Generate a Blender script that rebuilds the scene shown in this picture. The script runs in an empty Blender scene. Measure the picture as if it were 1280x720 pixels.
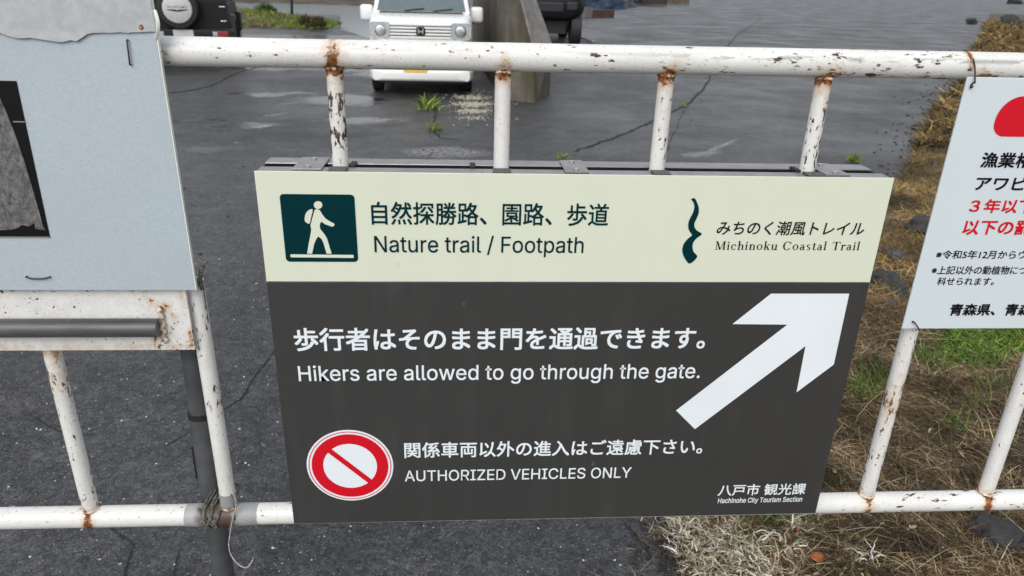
import bpy, bmesh, math, random
import numpy as np
from mathutils import Vector, Matrix, noise

random.seed(7)
RNG = np.random.default_rng(11)
scene = bpy.context.scene
COL = scene.collection
rad = math.radians

# ------------------------------------------------------------------ camera, sky, sun, exposure
EYE = 1.565
FPX = 911.43                       # focal length in pixels of a 1280 px wide frame
PITCH, YAW, ROLL = rad(22.937), rad(4.087), rad(1.634)
F_ = Vector((math.sin(YAW) * math.cos(PITCH), math.cos(YAW) * math.cos(PITCH), -math.sin(PITCH)))
r0 = Vector((math.cos(YAW), -math.sin(YAW), 0.0))
u0 = r0.cross(F_)
R_ = r0 * math.cos(ROLL) + u0 * math.sin(ROLL)
U_ = -r0 * math.sin(ROLL) + u0 * math.cos(ROLL)
cam = bpy.data.cameras.new('camera')
cam.sensor_fit = 'HORIZONTAL'; cam.sensor_width = 36.0; cam.lens = FPX / 1280 * 36
cam.clip_start = 0.05; cam.clip_end = 2000
cam.dof.use_dof = True; cam.dof.focus_distance = 1.22; cam.dof.aperture_fstop = 9.0
cam_ob = bpy.data.objects.new('camera', cam); COL.objects.link(cam_ob)
cam_ob.matrix_world = Matrix(((R_.x, U_.x, -F_.x, 0), (R_.y, U_.y, -F_.y, 0), (R_.z, U_.z, -F_.z, EYE), (0, 0, 0, 1)))
scene.camera = cam_ob

SUN_EL, SUN_AZ = rad(40), rad(200)          # azimuth clockwise from +Y: behind the photographer
world = bpy.data.worlds.new('World'); scene.world = world; world.use_nodes = True
wn = world.node_tree; bg = wn.nodes['Background']
sky = wn.nodes.new('ShaderNodeTexSky'); sky.sky_type = 'NISHITA'; sky.sun_disc = False
sky.sun_elevation = SUN_EL; sky.sun_rotation = SUN_AZ
sky.air_density = 1.0; sky.dust_density = 6.0; sky.ozone_density = 1.0
hsv = wn.nodes.new('ShaderNodeHueSaturation'); hsv.inputs['Saturation'].default_value = 0.34
wn.links.new(sky.outputs[0], hsv.inputs['Color']); 
veil = wn.nodes.new('ShaderNodeMix'); veil.data_type = 'RGBA'; veil.inputs[0].default_value = .55      # even cloud cover over the clear sky
veil.inputs[7].default_value = (5.9, 6.15, 6.5, 1)
wn.links.new(hsv.outputs[0], veil.inputs[6]); wn.links.new(veil.outputs[2], bg.inputs['Color'])
bg.inputs['Strength'].default_value = 0.125
sun = bpy.data.lights.new('sun', 'SUN'); sun.energy = 0.95; sun.angle = rad(40); sun.color = (1.0, 0.985, 0.96)
sun_ob = bpy.data.objects.new('sun', sun); COL.objects.link(sun_ob)
sd = Vector((math.sin(SUN_AZ) * math.cos(SUN_EL), math.cos(SUN_AZ) * math.cos(SUN_EL), math.sin(SUN_EL)))
sun_ob.rotation_euler = sd.to_track_quat('Z', 'Y').to_euler()
scene.view_settings.view_transform = 'Standard'; scene.view_settings.look = 'None'
scene.view_settings.exposure = 0.32; scene.view_settings.gamma = 1.0
scene.view_settings.use_curve_mapping = False

# ------------------------------------------------------------------ survey: a photo point to a place in the world
SY = 0.9889                        # the vertical plane of the trail sign's face
def _ray(px, py): return F_ * FPX + R_ * (px - 640) - U_ * (py - 360)
def on_y(px, py, Y=SY):
    d = _ray(px, py); return Vector((0, 0, EYE)) + d * (Y / d.y)
def on_z(px, py, Z=0.0):
    d = _ray(px, py); return Vector((0, 0, EYE)) + d * ((Z - EYE) / d.z)

# ------------------------------------------------------------------ objects
def tag(o, label=None, cat=None, group=None, kind=None):
    if label: o['label'] = label
    if cat: o['category'] = cat
    if group: o['group'] = group
    if kind: o['kind'] = kind
    return o
def empty(name, loc, label, cat, group=None, rz=0.0):
    o = bpy.data.objects.new(name, None); COL.objects.link(o)
    o.location = loc; o.rotation_euler = (0, 0, rz); o.empty_display_size = .1
    return tag(o, label, cat, group)
def link(name, me, mat, parent=None, smooth=False):
    o = bpy.data.objects.new(name, me); COL.objects.link(o)
    if mat is not None and not me.materials: me.materials.append(mat)
    if smooth:
        me.polygons.foreach_set('use_smooth', [True] * len(me.polygons))
    if parent is not None:
        o.parent = parent
        if parent.name in WORLD: o.matrix_parent_inverse = Matrix.Translation(-parent.location)
    return o
WORLD = set()                      # things whose parts are modelled in world coordinates
def world_thing(name, loc, label, cat, group=None):
    e = empty(name, loc, label, cat, group); WORLD.add(e.name); return e

class MB:
    """collects shapes for one mesh"""
    def __init__(s): s.v = []; s.f = []; s.a = {}
    def add(s, verts, faces):
        b = len(s.v); s.v += [tuple(v) for v in verts]; s.f += [tuple(i + b for i in f) for f in faces]; return s
    def box(s, lo, hi, bev=0.0):
        if bev <= 0:
            x0, y0, z0 = lo; x1, y1, z1 = hi
            s.add([(x0,y0,z0),(x1,y0,z0),(x1,y1,z0),(x0,y1,z0),(x0,y0,z1),(x1,y0,z1),(x1,y1,z1),(x0,y1,z1)],
                  [(0,3,2,1),(4,5,6,7),(0,1,5,4),(1,2,6,5),(2,3,7,6),(3,0,4,7)])
            return s
        bm = bmesh.new(); bmesh.ops.create_cube(bm, size=1)
        for v in bm.verts:
            v.co = Vector([(lo[i] + hi[i]) / 2 + v.co[i] * (hi[i] - lo[i]) for i in range(3)])
        bmesh.ops.bevel(bm, geom=bm.edges[:] , offset=bev, segments=2, affect='EDGES', profile=.5)
        return s.bm(bm)
    def bm(s, bm):
        bm.verts.index_update()
        s.add([v.co for v in bm.verts], [[v.index for v in f.verts] for f in bm.faces]); bm.free(); return s
    def tube(s, pts, r, n=10, cap=True):
        pts = [Vector(p) for p in pts]; rs = r if isinstance(r, (list, tuple)) else [r] * len(pts)
        t = (pts[1] - pts[0]).normalized()
        up = Vector((0, 0, 1)) if abs(t.z) < .9 else Vector((1, 0, 0))
        nx = t.cross(up).normalized(); V = []; Fc = []
        for i, p in enumerate(pts):
            a = pts[max(i-1, 0)]; b = pts[min(i+1, len(pts)-1)]
            t = (b - a).normalized(); nx = (nx - t * nx.dot(t)).normalized(); ny = t.cross(nx)
            for k in range(n):
                w = 2 * math.pi * k / n
                V.append(p + (nx * math.cos(w) + ny * math.sin(w)) * rs[i])
        for i in range(len(pts) - 1):
            for k in range(n):
                k2 = (k + 1) % n
                Fc.append((i*n+k, i*n+k2, (i+1)*n+k2, (i+1)*n+k))
        if cap:
            Fc.append(tuple(range(n))[::-1]); Fc.append(tuple((len(pts)-1)*n + k for k in range(n)))
        return s.add(V, Fc)
    def loft(s, rings, cap=True):
        n = len(rings[0]); V = [p for r in rings for p in r]; Fc = []
        for i in range(len(rings) - 1):
            for k in range(n):
                k2 = (k + 1) % n
                Fc.append((i*n+k, i*n+k2, (i+1)*n+k2, (i+1)*n+k))
        if cap:
            Fc.append(tuple(range(n))[::-1]); Fc.append(tuple((len(rings)-1)*n + k for k in range(n)))
        return s.add(V, Fc)
    def mesh(s, name):
        me = bpy.data.meshes.new(name); me.from_pydata(s.v, [], s.f)
        bm = bmesh.new(); bm.from_mesh(me); bmesh.ops.recalc_face_normals(bm, faces=bm.faces); bm.to_mesh(me); bm.free()
        me.update(); return me
    def build(s, name, mat, parent=None, smooth=False):
        return link(name, s.mesh(name), mat, parent, smooth)

def attr(me, name, vals):
    a = me.attributes.new(name, 'FLOAT', 'POINT'); a.data.foreach_set('value', np.asarray(vals, dtype=np.float32))
def smooth_by_angle(o, deg=40):
    me = o.data
    me.polygons.foreach_set('use_smooth', [True] * len(me.polygons))
    bm = bmesh.new(); bm.from_mesh(me)
    for e in bm.edges:
        if len(e.link_faces) == 2 and e.calc_face_angle(0) > rad(deg): e.smooth = False
    bm.to_mesh(me); bm.free()
    return o

# ------------------------------------------------------------------ materials
class NT:
    def __init__(s, name):
        s.m = bpy.data.materials.new(name); s.m.use_nodes = True
        s.t = s.m.node_tree; s.p = s.t.nodes['Principled BSDF']
        s._tc = None
    def n(s, kind, **kw):
        x = s.t.nodes.new(kind)
        for k, v in kw.items(): setattr(x, k, v)
        return x
    def l(s, a, b): s.t.links.new(a, b)
    def coord(s, scale=(1, 1, 1)):
        if s._tc is None: s._tc = s.n('ShaderNodeTexCoord')
        mp = s.n('ShaderNodeMapping'); s.l(s._tc.outputs['Object'], mp.inputs['Vector'])
        mp.inputs['Scale'].default_value = scale
        return mp.outputs[0]
    def noise(s, scale, detail=4, rough=.55, vec=None, dist=0.0):
        x = s.n('ShaderNodeTexNoise'); x.inputs['Scale'].default_value = scale
        x.inputs['Detail'].default_value = detail; x.inputs['Roughness'].default_value = rough; x.inputs['Distortion'].default_value = dist
        s.l(vec if vec is not None else s.coord(), x.inputs['Vector']); return x.outputs['Fac']
    def voro(s, scale, out='Distance', feature='F1', vec=None):
        x = s.n('ShaderNodeTexVoronoi', feature=feature); x.inputs['Scale'].default_value = scale
        s.l(vec if vec is not None else s.coord(), x.inputs['Vector']); return x.outputs[out]
    def ramp(s, fac, a, b, lo=0.0, hi=1.0):
        x = s.n('ShaderNodeMapRange'); x.clamp = True
        for i, v in zip(('From Min', 'From Max', 'To Min', 'To Max'), (a, b, lo, hi)): x.inputs[i].default_value = v
        s.l(fac, x.inputs['Value']); return x.outputs[0]
    def math(s, op, a, b=None):
        x = s.n('ShaderNodeMath', operation=op)
        for i, v in ((0, a), (1, b)):
            if v is None: continue
            if isinstance(v, (int, float)): x.inputs[i].default_value = v
            else: s.l(v, x.inputs[i])
        return x.outputs[0]
    def mix(s, fac, a, b):
        x = s.n('ShaderNodeMix', data_type='RGBA')
        for i, v in ((0, fac), (6, a), (7, b)):
            if isinstance(v, (int, float)): x.inputs[i].default_value = v
            elif isinstance(v, tuple): x.inputs[i].default_value = v if len(v) == 4 else v + (1,)
            else: s.l(v, x.inputs[i])
        return x.outputs[2]
    def attr(s, name, out='Fac'):
        x = s.n('ShaderNodeAttribute'); x.attribute_name = name; return x.outputs[out]
    def base(s, v):
        if isinstance(v, tuple): s.p.inputs['Base Color'].default_value = v if len(v) == 4 else v + (1,)
        else: s.l(v, s.p.inputs['Base Color'])
    def rough(s, v):
        if isinstance(v, (int, float)): s.p.inputs['Roughness'].default_value = v
        else: s.l(v, s.p.inputs['Roughness'])
    def bump(s, h, strength=.3, dist=.002):
        x = s.n('ShaderNodeBump'); x.inputs['Strength'].default_value = strength; x.inputs['Distance'].default_value = dist
        s.l(h, x.inputs['Height']); s.l(x.outputs[0], s.p.inputs['Normal'])

def plain(name, col, rough=.5, metal=0.0, var=.12, vs=9.0, spec=None, coat=0.0):
    """one colour with a little uneven dirt and gloss"""
    t = NT(name); f = t.noise(vs, 5)
    d = tuple(c * (1 - var) for c in col); b = tuple(min(1, c * (1 + var * .6)) for c in col)
    t.base(t.mix(t.ramp(f, .3, .7), d, b)); t.rough(t.ramp(t.noise(vs * 3, 3), .3, .7, max(.03, rough - .07), min(1, rough + .1)))
    t.p.inputs['Metallic'].default_value = metal
    if spec is not None: t.p.inputs['Specular IOR Level'].default_value = spec
    if coat: t.p.inputs['Coat Weight'].default_value = coat; t.p.inputs['Coat Roughness'].default_value = .06
    return t.m

def chipped(name, axis):
    """old white paint: chips to dark steel where 'wear' is high, rust where 'rust' is high, dull scuffs"""
    t = NT(name)
    sc = {'x': (.42, 1, 1), 'z': (1, 1, .42), 'n': (1, 1, 1)}[axis]
    v = t.coord(sc)
    wear = t.attr('wear'); rust = t.attr('rust')
    n1 = t.noise(170, 4, .62, v); n2 = t.noise(52, 3, .5, v)
    nn = t.math('ADD', t.math('MULTIPLY', n1, .62), t.math('MULTIPLY', n2, .38))
    th = t.math('SUBTRACT', .715, t.math('MULTIPLY', wear, .22))
    d = t.math('SUBTRACT', nn, th)
    chip = t.ramp(d, 0.0, .012); halo = t.ramp(d, -.035, .0)
    # dull grey scuffs
    sv = t.coord({'x': (.22, 1, 1), 'z': (1, 1, .22), 'n': (.5, 1, .5)}[axis])
    scuff = t.math('MULTIPLY', t.ramp(t.noise(120, 4, .6, sv), .47, .51), t.ramp(t.attr('scuff'), 0, 1, .0, 1))
    dirt = t.ramp(t.noise(6, 6, .6), .35, .75)
    paint = t.mix(dirt, (.765, .77, .755), (.66, .655, .62))
    paint = t.mix(t.math('MULTIPLY', scuff, .9), paint, (.34, .345, .355))
    speck = t.ramp(t.noise(360, 2, .5), .655, .70)
    paint = t.mix(t.math('MULTIPLY', speck, .55), paint, (.20, .18, .15))
    paint = t.mix(t.math('MULTIPLY', halo, .5), paint, (.50, .43, .32))
    steel = t.mix(t.ramp(t.noise(160, 4), .4, .65), (.030, .029, .028), (.10, .078, .060))
    c = t.mix(chip, paint, steel)
    rn = t.noise(70, 6, .7)
    rd = t.math('ADD', rust, t.math('MULTIPLY', t.math('SUBTRACT', rn, .5), 1.5))
    rm = t.ramp(rd, .50, .62); stain = t.ramp(rd, .10, .56)
    c = t.mix(t.math('MULTIPLY', stain, .55), c, (.52, .29, .10))
    rcol = t.mix(t.ramp(t.noise(190, 5, .7), .36, .66), (.030, .014, .008), (.36, .125, .022))
    rcol = t.mix(t.ramp(t.noise(130, 3), .60, .70), rcol, (.62, .36, .14))
    c = t.mix(rm, c, rcol)
    t.base(c)
    bad = t.math('MAXIMUM', chip, rm)
    t.rough(t.math('ADD', t.ramp(bad, 0, 1, .30, .82), t.math('MULTIPLY', t.noise(60, 3), .12)))
    h = t.math('SUBTRACT', t.math('MULTIPLY', t.noise(240, 4), t.ramp(rm, 0, 1, .12, 1.0)), t.math('MULTIPLY', chip, .8))
    t.bump(h, .55, .0012)
    return t.m

M = {}
def _sp(px, py, rx, ry, deg=0.0, warp=None): p = on_z(px, py); return (p.x, p.y, rx, ry, deg, warp if warp is not None else 1.6 * max(rx, ry))
PUDDLES = [_sp(262,186,.30,.14,5), _sp(305,157,.42,.22,10), _sp(350,85,1.5,.35,4), _sp(443,52,.9,1.6,0), _sp(395,47,2.6,1.3,6,1.2), _sp(320,60,1.8,1.0,0,1.2), _sp(330,55,1.6,.9,10), _sp(330,117,.75,.2,3), _sp(462,88,.35,1.1,0), _sp(430,125,.7,.5,0), _sp(250,150,.5,.12,0), _sp(460,150,.5,.25,0)]
WORN = [_sp(903,182,.62,.05,50,.12), _sp(381,116,.26,.05,0,.1), _sp(360,129,.24,.06,50,.1), _sp(344,143,.20,.06,50,.1), _sp(327,158,.12,.06,50,.1), _sp(880,192,.3,.12,30,.3), _sp(300,178,.06,.03,0,.1), _sp(560,190,.5,.3,0,.6)]
DARK_AREAS = [(-6.2, 13.4, 2.3, 1.75, 12, .5), (2.4, 6.4, 1.5, 1.2, 20, .8), (-1.6, 8.2, .9, .6, 0, .8)]
M['rail'] = chipped('rail_paint', 'x'); M['bar'] = chipped('bar_paint', 'z'); M['plate'] = chipped('plate_paint', 'n')
M['cream'] = plain('cream_print', (.66, .70, .575), .34, var=.03, vs=5)
M['dark'] = plain('charcoal_print', (.040, .040, .039), .42, var=.03, vs=1.5, spec=.3)
M['white_print'] = plain('white_print', (.76, .82, .86), .35, var=.03)
M['green_print'] = plain('deep_green_print', (.0, .027, .034), .5, var=.04, vs=2, spec=.08)
M['black_print'] = plain('black_print', (.005, .005, .006), .5, var=.05, spec=.15)
M['red_print'] = plain('red_print', (.60, .004, .016), .42, var=.02, spec=.3)
M['notice'] = plain('notice_white', (.60, .68, .72), .33, var=.04, vs=4)
M['alu'] = plain('brown_anodised', (.27, .26, .265), .30, .55, var=.15, vs=14)
def print_panel(name, col, speck, rough):
    # printed aluminium with rain dust, faint run marks and a few splashes
    t = NT(name); run = t.noise(26, 4, .6, t.coord((1, 1, .05))); blot = t.noise(5, 6, .7)
    d = t.math('MULTIPLY', t.ramp(run, .48, .72), t.ramp(blot, .40, .66))
    c = t.mix(t.math('MULTIPLY', d, .09), col, speck)
    v = t.n('ShaderNodeTexVoronoi'); v.inputs['Scale'].default_value = 42; t.l(t.coord((1, 1, .7)), v.inputs['Vector'])
    sp = t.n('ShaderNodeSeparateColor'); t.l(v.outputs['Color'], sp.inputs[0])
    s = t.math('MULTIPLY', t.ramp(sp.outputs[0], .972, .976), t.math('MULTIPLY', t.ramp(v.outputs['Distance'], .16, .06), sp.outputs[1]))
    c = t.mix(t.math('MULTIPLY', s, .55), c, speck)
    fine = t.ramp(t.noise(300, 2), .66, .74); c = t.mix(t.math('MULTIPLY', fine, .06), c, speck)
    t.base(c); t.p.inputs['Specular IOR Level'].default_value = .35
    t.rough(t.math('ADD', rough, t.math('MULTIPLY', t.math('SUBTRACT', blot, .5), .25))); return t.m
M['cream'] = print_panel('cream_print_panel', (.66, .70, .575), (.42, .43, .36), .38)
M['dark'] = print_panel('charcoal_print_panel', (.039, .039, .038), (.22, .22, .215), .42)
M['notice'] = print_panel('notice_panel', (.60, .675, .71), (.42, .45, .45), .36)
M['slot'] = plain('slot_shade', (.004, .0035, .003), .9, spec=.1)
M['dull_grey'] = plain('grey_block', (.07, .066, .065), .5, var=.2, vs=80)
M['screw'] = plain('screw_steel', (.55, .55, .56), .3, .9)
M['rubber'] = plain('rubber', (.012, .012, .013), .65)
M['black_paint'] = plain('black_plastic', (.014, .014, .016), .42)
M['galv'] = plain('grey_steel', (.10, .105, .11), .42, .3, var=.3, vs=22)
M['edge'] = plain('pale_edge', (.80, .82, .76), .4, var=.05)
M['wire'] = plain('wire', (.05, .047, .043), .5, .6)
def asphalt():
    t = NT('asphalt')
    big = t.noise(.55, 5, .6); mid = t.noise(4.2, 5, .6)
    # warped ground coordinates for wet hollows, worn paint and the darker areas
    wn_ = t.n('ShaderNodeTexNoise'); wn_.inputs['Scale'].default_value = 2.6; wn_.inputs['Detail'].default_value = 6; wn_.inputs['Roughness'].default_value = .65
    t.l(t.coord(), wn_.inputs['Vector'])
    ctr = t.n('ShaderNodeVectorMath', operation='SUBTRACT'); ctr.inputs[1].default_value = (.5, .5, .5); t.l(wn_.outputs['Color'], ctr.inputs[0])
    def spot(cx, cy, rx, ry, deg, warp, soft):
        w = t.n('ShaderNodeVectorMath', operation='MULTIPLY_ADD'); w.inputs[1].default_value = (warp, warp, 0)
        t.l(ctr.outputs[0], w.inputs[0]); t.l(t.coord(), w.inputs[2])
        m = t.n('ShaderNodeMapping', vector_type='TEXTURE'); m.inputs['Location'].default_value = (cx, cy, 0); m.inputs['Rotation'].default_value = (0, 0, rad(deg)); m.inputs['Scale'].default_value = (rx, ry, 1e4)
        t.l(w.outputs[0], m.inputs['Vector'])
        ln = t.n('ShaderNodeVectorMath', operation='LENGTH'); t.l(m.outputs[0], ln.inputs[0])
        return t.ramp(ln.outputs['Value'], 1.0, 1.0 - soft)
    def spots(lst, soft):
        o = None
        for q in lst:
            v = spot(*q, soft); o = v if o is None else t.math('MAXIMUM', o, v)
        return o
    puddles = spots(PUDDLES, .35); worn = spots(WORN, .5); patch = spots(DARK_AREAS, .12)
    c = t.mix(t.ramp(big, .35, .66), (.019, .0195, .0215), (.040, .040, .044))
    c = t.mix(t.math('MULTIPLY', t.ramp(mid, .45, .72), .6), c, (.052, .052, .055))
    mud = t.ramp(t.noise(.9, 6, .7, t.coord((1, 1.6, 1))), .54, .68)
    c = t.mix(t.math('MULTIPLY', mud, .45), c, (.075, .071, .066))
    vcol = t.n('ShaderNodeTexVoronoi'); vcol.inputs['Scale'].default_value = 150; t.l(t.coord(), vcol.inputs['Vector'])
    sep = t.n('ShaderNodeSeparateColor'); t.l(vcol.outputs['Color'], sep.inputs[0])
    dk = t.ramp(sep.outputs[0], .05, .95, .48, 1.75)
    mul = t.n('ShaderNodeMix', data_type='RGBA', blend_type='MULTIPLY'); mul.inputs[0].default_value = 1
    comb = t.n('ShaderNodeCombineColor')
    for i in range(3): t.l(dk, comb.inputs[i])
    t.l(c, mul.inputs[6]); t.l(comb.outputs[0], mul.inputs[7]); c = mul.outputs[2]
    g1 = t.ramp(t.noise(26, 5, .72), .28, .72, .66, 1.38); g2 = t.ramp(t.noise(85, 3, .7), .28, .72, .62, 1.45); g3 = t.ramp(t.noise(6, 6, .75), .32, .68, .80, 1.22)
    vg = t.n('ShaderNodeTexVoronoi'); vg.inputs['Scale'].default_value = 44; t.l(t.coord(), vg.inputs['Vector'])
    sg = t.n('ShaderNodeSeparateColor'); t.l(vg.outputs['Color'], sg.inputs[0]); g4 = t.ramp(sg.outputs[0], .1, .95, .80, 1.25)
    gg = t.math('MULTIPLY', t.math('MULTIPLY', t.math('MULTIPLY', g1, g2), g3), g4)
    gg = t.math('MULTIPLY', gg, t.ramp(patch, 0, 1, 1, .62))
    cm2 = t.n('ShaderNodeCombineColor'); t.l(gg, cm2.inputs[0]); t.l(gg, cm2.inputs[1]); t.l(gg, cm2.inputs[2])
    mul2 = t.n('ShaderNodeMix', data_type='RGBA', blend_type='MULTIPLY'); mul2.inputs[0].default_value = 1
    t.l(c, mul2.inputs[6]); t.l(cm2.outputs[0], mul2.inputs[7]); c = mul2.outputs[2]
    c = t.mix(t.math('MULTIPLY', worn, t.ramp(t.noise(24, 5, .7), .42, .56)), c, (.24, .24, .245))
    # pale stones worn through the surface
    st = t.math('MULTIPLY', t.ramp(sep.outputs[1], .955, .965), t.ramp(vcol.outputs['Distance'], .42, .30))
    c = t.mix(st, c, (.26, .26, .255))
    v2 = t.n('ShaderNodeTexVoronoi'); v2.inputs['Scale'].default_value = 46; t.l(t.coord(), v2.inputs['Vector'])
    s2 = t.n('ShaderNodeSeparateColor'); t.l(v2.outputs['Color'], s2.inputs[0])
    st2 = t.math('MULTIPLY', t.ramp(s2.outputs[0], .955, .96), t.ramp(v2.outputs['Distance'], .20, .13))
    c = t.mix(st2, c, (.50, .50, .47))
    # fine crazing in patches
    cv = t.n('ShaderNodeMapping'); t.l(t.coord(), cv.inputs['Vector'])
    dn = t.n('ShaderNodeTexNoise'); dn.inputs['Scale'].default_value = 3; t.l(t.coord(), dn.inputs['Vector'])
    vm = t.n('ShaderNodeVectorMath', operation='MULTIPLY_ADD'); vm.inputs[1].default_value = (.35, .35, 0)
    t.l(dn.outputs['Color'], vm.inputs[0]); t.l(t.coord(), vm.inputs[2])
    ce = t.voro(1.15, 'Distance', 'DISTANCE_TO_EDGE', vm.outputs[0])
    crack = t.math('MULTIPLY', t.ramp(ce, .012, .004), t.ramp(t.noise(.8, 3), .50, .60))
    c = t.mix(t.math('MULTIPLY', crack, .75), c, (.018, .018, .019))
    t.base(c)
    wet = t.math('MULTIPLY', t.ramp(t.noise(.6, 6, .66), .40, .62), t.ramp(t.noise(9, 4, .7), .35, .6, .75, 1))
    sl = t.math('MULTIPLY', t.ramp(t.math('MULTIPLY', t.math('MULTIPLY', g4, g3), g2), .35, 1.9, .26, 1.0), t.ramp(wet, 0, 1, .85, 1.35))
    sl = t.math('MAXIMUM', sl, t.math('MULTIPLY', puddles, .6)); t.l(sl, t.p.inputs['Specular IOR Level'])
    rg = t.math('SUBTRACT', t.ramp(wet, 0, 1, .56, .37), t.math('MULTIPLY', t.noise(30, 3), .12))
    t.rough(t.math('ADD', t.math('MULTIPLY', rg, t.ramp(puddles, 0, 1, 1, 0)), t.math('MULTIPLY', puddles, .13)))
    h = t.math('ADD', t.math('MULTIPLY', t.ramp(vcol.outputs['Distance'], .0, .6, 1, 0), .6), t.math('MULTIPLY', t.noise(22, 5), .3))
    h = t.math('ADD', h, t.math('MULTIPLY', t.noise(90, 3, .7), .7))
    t.bump(t.math('MULTIPLY', h, t.ramp(puddles, 0, 1, 1, .12)), .8, .006)
    return t.m
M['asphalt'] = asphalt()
def vcol_mat(name, rough=.75, spec=.25):
    t = NT(name); a = t.attr('Col', 'Color'); f = t.noise(60, 3)
    t.base(t.mix(t.ramp(f, .3, .7, 0, .35), a, (.05, .035, .02))); t.rough(rough); t.p.inputs['Specular IOR Level'].default_value = spec
    return t.m
M['blades'] = vcol_mat('grass_blades')
def soil():
    t = NT('verge_soil')
    c = t.mix(t.ramp(t.noise(14, 8, .7), .35, .68), (.030, .022, .015), (.14, .10, .058))
    c = t.mix(t.ramp(t.noise(2.2, 5), .5, .7), c, (.24, .165, .08))
    t.base(c); t.rough(.9); t.bump(t.noise(90, 6, .7), .9, .012); return t.m
M['soil'] = soil()
def concrete():
    t = NT('mossy_concrete')
    c = t.mix(t.ramp(t.noise(3, 7, .65), .3, .7), (.070, .060, .047), (.155, .142, .118))
    st = t.noise(5, 4, .6, t.coord((1.6, 1.6, .10)))
    c = t.mix(t.ramp(st, .45, .68, 0, .75), c, (.042, .033, .021))
    gr = t.ramp(t.noise(3.1, 3, .5, t.coord((1.3, 1.3, .12))), .56, .66, 0, .8)
    c = t.mix(gr, c, (.062, .058, .024))
    t.base(c); t.rough(.85); t.bump(t.noise(60, 6, .7), .5, .008); return t.m
M['concrete'] = concrete()
M['white_car'] = plain('white_car_paint', (.80, .81, .80), .25, var=.04, coat=.6)
M['dark_car'] = plain('green_black_car_paint', (.005, .007, .006), .5, var=.1, spec=.3)
M['navy_car'] = plain('navy_car_paint', (.004, .005, .009), .45, var=.1, spec=.3)
M['glass'] = plain('car_glass', (.10, .14, .155), .08, var=.1, coat=1.0)
M['chrome'] = plain('chrome', (.72, .74, .75), .14, .9)
M['lens'] = plain('lamp_lens', (.42, .46, .48), .12, var=.3, vs=30, coat=1.0)
M['red_lens'] = plain('red_lens', (.28, .012, .02), .2, coat=.8)
M['amber'] = plain('amber_lens', (.75, .30, .16), .2, coat=.8)
M['plate_yellow'] = plain('plate_yellow', (.74, .50, .06), .4)
M['plate_white'] = plain('plate_grey', (.50, .51, .51), .45)
M['silver'] = plain('silver_cover', (.52, .52, .53), .42, .1, var=.1, vs=20)
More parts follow.
